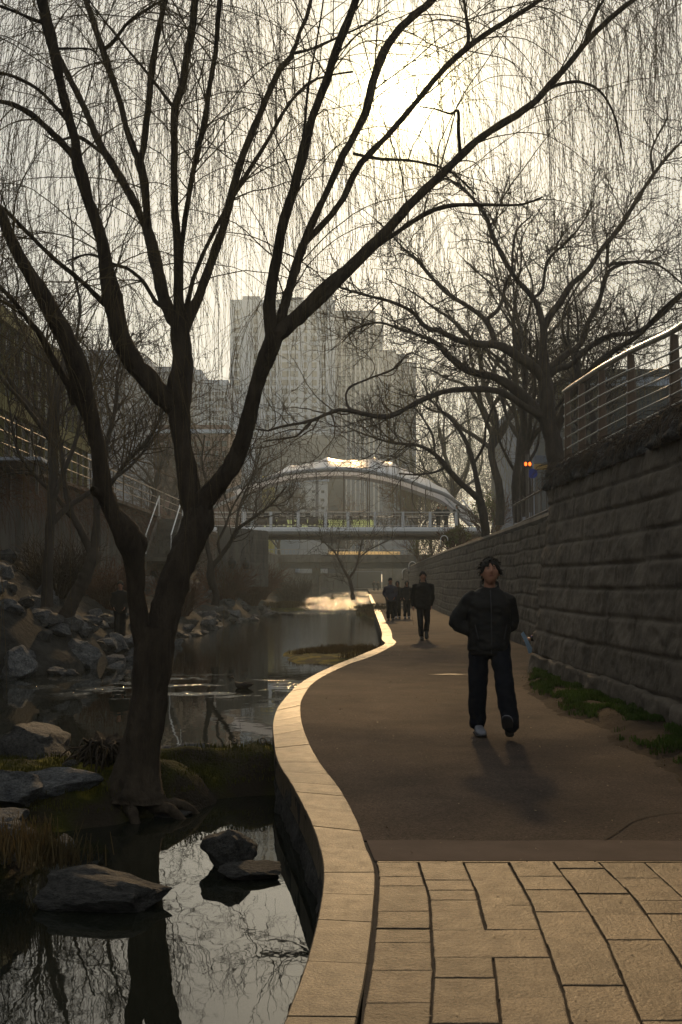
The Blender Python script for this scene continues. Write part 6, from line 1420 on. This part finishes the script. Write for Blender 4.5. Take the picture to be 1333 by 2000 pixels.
    hb_ = MB(); hb_.loft([(low + Vector((0, 0, z * s)), r1 * B * s, r2 * B * s) for z, r1, r2 in ((-.045, .186, .138), (-.01, .190, .142), (.02, .188, .140), (.03, .180, .134))], 28, sup=2.3)
    if vox < .013:
        hb_.build('hem_band', M[jm], root, smooth=True)
        z_ = MB(); z_.tube([(0, -.150 * s, low.z - .03), (.002, -.163 * s, P_.z), (.0, -.166 * s, P_.z + .12), (0, -.162 * s, Cc.z), (0, -.135 * s, Cc.z + .08), (.004, -.088 * s, Nk.z - .03)], .006, 6); z_.build('zip', M['sole'], root)
        for sx in (-1, 1): z_ = MB(); z_.tube([(sx * .125 * s, -.150 * s, P_.z + .02), (sx * .155 * s, -.140 * s, P_.z + .16)], .006, 6); z_.build('pocket_seam', M['sole'], root)
    c = MB(); n = 28; pr = [(-.02, .105, .095, -.0), (.01, .094, .088, .006), (.035, .094, .090, .012), (.036, .084, .080, .012), (.0, .080, .074, 0.006)]
    c.loft([(Nk + Vector((0, yy * s, z * s)), rx_ * s, ry_ * s, (1, 0, 0), (0, 1, .62)) for z, rx_, ry_, yy in pr], n, cap=False); c.build('collar', M[jm], root, smooth=True)
    if hood:
        hh = MB(); hh.loft([(Nk + Vector((0, .03 * s, z * s)), r1 * s, r2 * s) for z, r1, r2 in ((-.03, .12, .11), (.0, .14, .13), (.04, .12, .12))], 18); hh.build('hood', M[jm], root, smooth=True)
    # trousers
    t = MB(); t.loft([(P_ + Vector((0, 0, -.10 * s)), .150 * s, .115 * s), (P_, .172 * s, .125 * s), (P_ + Vector((0, 0, .09 * s)), .160 * s, .120 * s)], 20)
    for sd_, k in ((-1, 'L'), (1, 'R')):
        hp, kn, an = S(J['hp' + k]), S(J['kn' + k]), S(J['an' + k]); limb(t, [hp, mixv(hp, kn, .5), kn, mixv(kn, an, .5), an], [legr[0] * s, (legr[0] * .5 + legr[1] * .5) * s, legr[1] * s, (legr[1] + legr[2]) / 2 * s, legr[2] * s], 14)
    fuse('trousers', t, vox, M[tm], root, 2, disp=.010 * s, seed=len(label) + 3, freq=7)
    if shoes:
        for k in 'LR': f = J['ft' + k]; shoe(root, S(f[0]), f[1], f[2], s, M[sm], M[ss])
    return root
# main walker: pixel measured joints. x to the picture's right is +x; he faces the camera
J1 = dict(head=(.012, -.02, 1.60), tilt=.26, yaw=0, hs=1.08, neck=(.01, .02, 1.455), wide=1.0, chest=(0, .0, 1.27), pelvis=(.0, .0, .93), hem=.835,
          shL=(-.185, .01, 1.345), elL=(-.315, .06, 1.10), wrL=(-.13, .0, 1.0), shR=(.19, .01, 1.345), elR=(.235, .09, 1.11), wrR=(.12, .0, 1.0),
          hpL=(-.10, 0, .90), knL=(-.11, .05, .50), anL=(-.105, .14, .12), hpR=(.095, 0, .90), knR=(.125, -.17, .50), anR=(.165, -.26, .14),
          ftL=((-.105, .17, 0), .08, 0), ftR=((.155, -.24, .04), -.28, .70), fdL=(.3, .2, -1), fdR=(-.3, .2, -1))
p = gnd(957, 1437); person('young man in a black zip jacket and navy trousers nearest the camera', (p.x, p.y - .02, 0), 1.77, J1, vox=.012, bulk=1.02, style='fringe', legr=(.108, .092, .086))
J2 = dict(head=(.0, -.02, 1.62), tilt=.0, neck=(0, .02, 1.47), chest=(0, .0, 1.28), hem=.78,
          shL=(-.20, .01, 1.38), elL=(-.245, .05, 1.10), wrL=(-.25, -.02, .86), shR=(.20, .01, 1.38), elR=(.24, .06, 1.10), wrR=(.20, .02, .88),
          hpL=(-.09, 0, .90), knL=(-.07, -.06, .49), anL=(-.045, -.02, .11), hpR=(.09, 0, .90), knR=(.11, -.02, .50), anR=(.10, .26, .24),
          ftL=((-.05, .03, 0), .05, 0), ftR=((.10, .30, .23), 0, -.9), fdL=(0, -.15, -1), fdR=(0, -.1, -1), pdL=(.9, -.3, 0))
p = gnd(827, 1250); person('man in a black coat and slim black trousers with one foot lifted behind him', (p.x, p.y, 0), 1.79, J2, vox=.016, jm='coat', tm='dtrouser', sm='bshoe', ss='black', coat=True, hands=(True, True), legr=(.095, .072, .066), style='short')
def J3(st, a=0, lean=0): return dict(head=(.0, -.02, 1.62), tilt=-.1, neck=(0, .02, 1.47), chest=(0, .0, 1.28), hem=.78, yaw=a,
          shL=(-.19, .01, 1.37), elL=(-.25, .06, 1.10), wrL=(-.17, -.12, .95), shR=(.19, .01, 1.37), elR=(.25, .06, 1.10), wrR=(.17, -.12, .95),
          hpL=(-.09, 0, .90), knL=(-.09, -.08 * st, .50), anL=(-.08, .10 * st, .12), hpR=(.09, 0, .90), knR=(.09, .04 * st, .50), anR=(.09, -.14 * st, .12),
          ftL=((-.08, .12 * st, .0), .0, 0), ftR=((.09, -.12 * st, .0), 0, .12))
GP = 'group of people walking together on the far path'
for px_, py_, H_, st, jm, sm_, lb, sty in ((763, 1212, 1.66, 1, 'npuff', 'bshoe', 'man in a dark navy puffer jacket, leftmost and tallest of the three walking together', 'short'), (777, 1208, 1.54, -1, 'jacket', 'shoe', 'small figure in a black jacket half hidden in the middle of the three walking together', 'hood'), (795, 1208, 1.55, 1, 'coat', 'shoe', 'person in black with pale shoes, rightmost of the three walking together', 'hood')):
    p = gnd(px_, py_); person(lb, (p.x, p.y, 0), H_, J3(st, .1 * st), vox=.024, jm=jm, tm='dtrouser', sm=sm_, bulk=1.06, style=sty, legr=(.10, .08, .08), shoulders=.2)
for px_, py_, H_, lb in ((731, 1154, 1.62, 'tiny dark figure far away on the path, the left one of the distant pair'), (739, 1154, 1.55, 'tiny dark figure far away on the path, the right one of the distant pair')):
    p = gnd(px_, py_); person(lb, (p.x, p.y, 0), H_, J3(1), vox=.04, jm='coat', tm='dtrouser', sm='bshoe', style='short')
JS = J3(.1)
for px_, H_, lb, jm in ((856, 1.7, 'left one of the two people standing close together on the arch bridge', 'coat'), (925 - 33, 1.72, 'person standing near the right end of the arch bridge', 'jacket'), (871, 1.68, 'right one of the two people standing close together on the arch bridge', 'jacket')):
    person(lb, (px_x(px_, DB + 1.2), DB + 1.0, zd + .02), H_, JS, vox=.035, jm=jm, tm='dtrouser', sm='bshoe', style='short')
v = at(236, 1125, 31); person('dark figure standing on the left bank just behind the willow fork', (v.x, 31.0, bank_z(v.x, 31)), 1.62, JS, vox=.03, jm='coat', tm='dtrouser', sm='bshoe')
v = at(650, 1140, 120); person('faint distant figure on the far left bank beyond the rapids', (v.x, 120, bank_z(v.x, 120)), 1.65, JS, vox=.045, jm='coat', tm='dtrouser', sm='bshoe')
# person sitting in the wall recess: only the forearm with the folded blue sheet shows past the corner
J4 = dict(head=(.0, -.10, 1.05), neck=(0, -.03, .92), chest=(0, -.02, .74), pelvis=(0, 0, .42), hem=.36, tilt=-.3,
          shL=(-.18, -.02, .84), elL=(-.26, -.16, .60), wrL=(-.20, -.40, .50), shR=(.18, -.02, .84), elR=(.24, -.28, .60), wrR=(.20, -.56, .50),
          hpL=(-.10, -.02, .44), knL=(-.12, -.38, .48), anL=(-.12, -.16, .12), hpR=(.10, -.02, .44), knR=(.12, -.38, .48), anR=(.12, -.16, .12),
          ftL=((-.12, -.12, 0), 0, 0), ftR=((.12, -.12, 0), 0, 0), fdL=(0, -1, -.3), fdR=(0, -1, -.15), pdR=(-.5, 0, -.8))
ps = person('person seated behind the wall corner with only a bare forearm reaching out', (3.90, 20.15, .02), 1.72, J4, rz=R(-90), vox=.016, jm='jacket', tm='dtrouser', sm='shoe', hands=(True, True))
bn = thing('bench', 'low stone bench in the recess behind the near wall corner', 'bench', (3.92, 20.15, 0)); h = MB(); h.box((0, 0, .32), (.42, 1.3, .08), bev=.01); h.build('seat', M['concrete'], bn)
for y in (-.5, .5): h = MB(); h.box((0, y, .14), (.36, .14, .28), bev=.01); h.build('leg', M['concrete'], bn)
# folded pale blue sheet held in that hand
wr_w = Matrix.Translation((3.90, 20.15, .02)) @ Matrix.Rotation(R(-90), 4, 'Z') @ Vector((.195, -.64, .475))
fn = thing('folded_sheet', 'folded pale blue paper sheet held out past the wall corner', 'paper', tuple(wr_w))
h = MB(); sh_ = [(-.10, .10), (-.05, .14), (.0, .05), (.06, -.08), (.13, -.20), (.04, -.25), (-.01, -.10), (-.05, .0)]
m_ = len(sh_); h.add([(x, -.06 + .01 * math.sin(k * 1.7), z) for k, (x, z) in enumerate(sh_)] + [(x, -.052 + .01 * math.sin(k * 1.7), z) for k, (x, z) in enumerate(sh_)], [tuple(range(m_)), tuple(range(m_, 2 * m_))[::-1]] + [(k, m_ + k, m_ + (k + 1) % m_, (k + 1) % m_) for k in range(m_)])
h.build('sheet', mat('pale_blue_paper', (.28, .42, .58), .7, var=.15, scale=12), fn)

h = MB(); h.tube([(.203, -.520, .512), (.201, -.545, .503)], .034, 16); h.build('wristband', mat('purple_band', (.10, .05, .28), .6, var=.1), ps, smooth=True)
# litter flakes on the path and paving
g9 = np.random.default_rng(77); n = 900; Y = 3.5 + 26 * g9.random(n) ** 1.3; X = np.array([kin_x(y) + .05 + (wall_x(y) - kin_x(y) - .1) * g9.random() for y in Y]); a = g9.uniform(0, 6.28, n); s_ = g9.uniform(.003, .010, n) * (1 + Y / 25)
U = np.stack([np.cos(a), np.sin(a), g9.normal(0, .25, n)], -1) * s_[:, None]; W_ = np.stack([-np.sin(a), np.cos(a), g9.normal(0, .25, n)], -1) * (s_ * .45)[:, None]; P = np.stack([X, Y, np.full(n, .006)], -1)
V = np.stack([P - U, P + W_, P + U, P - W_], 1).reshape(-1, 3); tag(obj_np('leaf_litter', V, np.arange(4 * n).reshape(n, 4), mat('dead_leaf', (.20, .15, .09), .6, var=.4, scale=3), smooth=False), 'tiny dry leaf flakes and grit scattered over the path', 'litter', kind='stuff')
# ================================================================ light, air, camera
SUN_PX = (790, 195)
sd = at(SUN_PX[0], SUN_PX[1], 1000) - Vector((0, 0, EYE)); sd.normalize()
elev = math.asin(sd.z); azim = math.atan2(sd.x, sd.y)
w = bpy.data.worlds.new('World'); sc.world = w; w.use_nodes = True; nt = w.node_tree; N, Lk = nt.nodes, nt.links
bg = N['Background']; sky = N.new('ShaderNodeTexSky'); sky.sky_type = 'NISHITA'; sky.sun_disc = False
sky.sun_elevation = elev; sky.sun_rotation = azim; sky.air_density = 1.0; sky.dust_density = 1.0; sky.ozone_density = 1.0; sky.altitude = 50
hs = N.new('ShaderNodeHueSaturation'); hs.inputs['Saturation'].default_value = .75; Lk.new(sky.outputs[0], hs.inputs['Color'])
tint = N.new('ShaderNodeMix'); tint.data_type = 'RGBA'; tint.blend_type = 'MULTIPLY'; tint.inputs[0].default_value = 1; tint.inputs[7].default_value = SKYTINT
Lk.new(hs.outputs[0], tint.inputs[6])
# thin bright cloud veil round the sun (circumsolar glow), by world direction
tc = N.new('ShaderNodeTexCoord'); nmz = N.new('ShaderNodeVectorMath'); nmz.operation = 'NORMALIZE'; Lk.new(tc.outputs['Generated'], nmz.inputs[0])
dt = N.new('ShaderNodeVectorMath'); dt.operation = 'DOT_PRODUCT'; Lk.new(nmz.outputs[0], dt.inputs[0]); dt.inputs[1].default_value = sd
def powr(e, k):
    mx = N.new('ShaderNodeMath'); mx.operation = 'MAXIMUM'; Lk.new(dt.outputs['Value'], mx.inputs[0]); mx.inputs[1].default_value = 0
    p = N.new('ShaderNodeMath'); p.operation = 'POWER'; Lk.new(mx.outputs[0], p.inputs[0]); p.inputs[1].default_value = e
    m = N.new('ShaderNodeMath'); m.operation = 'MULTIPLY'; Lk.new(p.outputs[0], m.inputs[0]); m.inputs[1].default_value = k; return m.outputs[0]
tot = None
for e, k in GLOW:
    q = powr(e, k)
    if tot is None: tot = q
    else:
        a = N.new('ShaderNodeMath'); a.operation = 'ADD'; Lk.new(tot, a.inputs[0]); Lk.new(q, a.inputs[1]); tot = a.outputs[0]
vm = N.new('ShaderNodeVectorMath'); vm.operation = 'SCALE'; vm.inputs[0].default_value = (1.0, .84, .44); Lk.new(tot, vm.inputs['Scale'])
ad = N.new('ShaderNodeVectorMath'); ad.operation = 'ADD'; Lk.new(tint.outputs[2], ad.inputs[0]); Lk.new(vm.outputs[0], ad.inputs[1])
ad2 = N.new('ShaderNodeVectorMath'); ad2.operation = 'ADD'; Lk.new(ad.outputs[0], ad2.inputs[0]); ad2.inputs[1].default_value = VEIL
Lk.new(ad2.outputs[0], bg.inputs['Color']); bg.inputs['Strength'].default_value = SKY_STRENGTH
sl = bpy.data.lights.new('sun', 'SUN'); so = bpy.data.objects.new('sun', sl); C.objects.link(so)
sl.energy = SUN_E; sl.angle = R(SUN_ANG); sl.color = (1.0, .64, .30)
so.rotation_euler = (-sd).to_track_quat('-Z', 'Y').to_euler(); so.location = (0, 0, 30)
if HAZE > 0:
    hb = MB(); hb.box((0, 200, 58), (700, 560, 120.2)); m = bpy.data.materials.new('haze_air'); m.use_nodes = True; n_ = m.node_tree; n_.nodes.clear()
    out = n_.nodes.new('ShaderNodeOutputMaterial'); pv_ = n_.nodes.new('ShaderNodeVolumePrincipled'); pv_.inputs['Color'].default_value = (.62, .78, .96, 1); pv_.inputs['Density'].default_value = HAZE; pv_.inputs['Anisotropy'].default_value = HAZE_G
    n_.links.new(pv_.outputs[0], out.inputs['Volume']); hz = hb.build('haze', m); hz['kind'] = 'stuff'; hz['label'] = 'pale sunlit haze filling the valley air'
cam = bpy.data.cameras.new('camera'); co = bpy.data.objects.new('camera', cam); C.objects.link(co); sc.camera = co
cam.sensor_fit = 'VERTICAL'; cam.sensor_height = 36; cam.lens = 36 * FP / 2000; cam.clip_start = .05; cam.clip_end = 6000
co.location = (0, 0, EYE); co.rotation_euler = (math.pi / 2 + PITCH, 0, 0); cam.shift_x = 0
sc.view_settings.view_transform = 'Standard'; sc.view_settings.look = 'None'; sc.view_settings.exposure = EXPO; sc.view_settings.gamma = 1
sc.cycles.use_denoising = True; sc.cycles.max_bounces = 6; sc.cycles.volume_bounces = 0; sc.cycles.transparent_max_bounces = 8
sc.cycles.sample_clamp_indirect = 4; sc.cycles.volume_step_rate = 4; sc.cycles.caustics_reflective = False; sc.cycles.caustics_refractive = False
sc.cycles.use_adaptive_sampling = True; sc.cycles.adaptive_threshold = .015
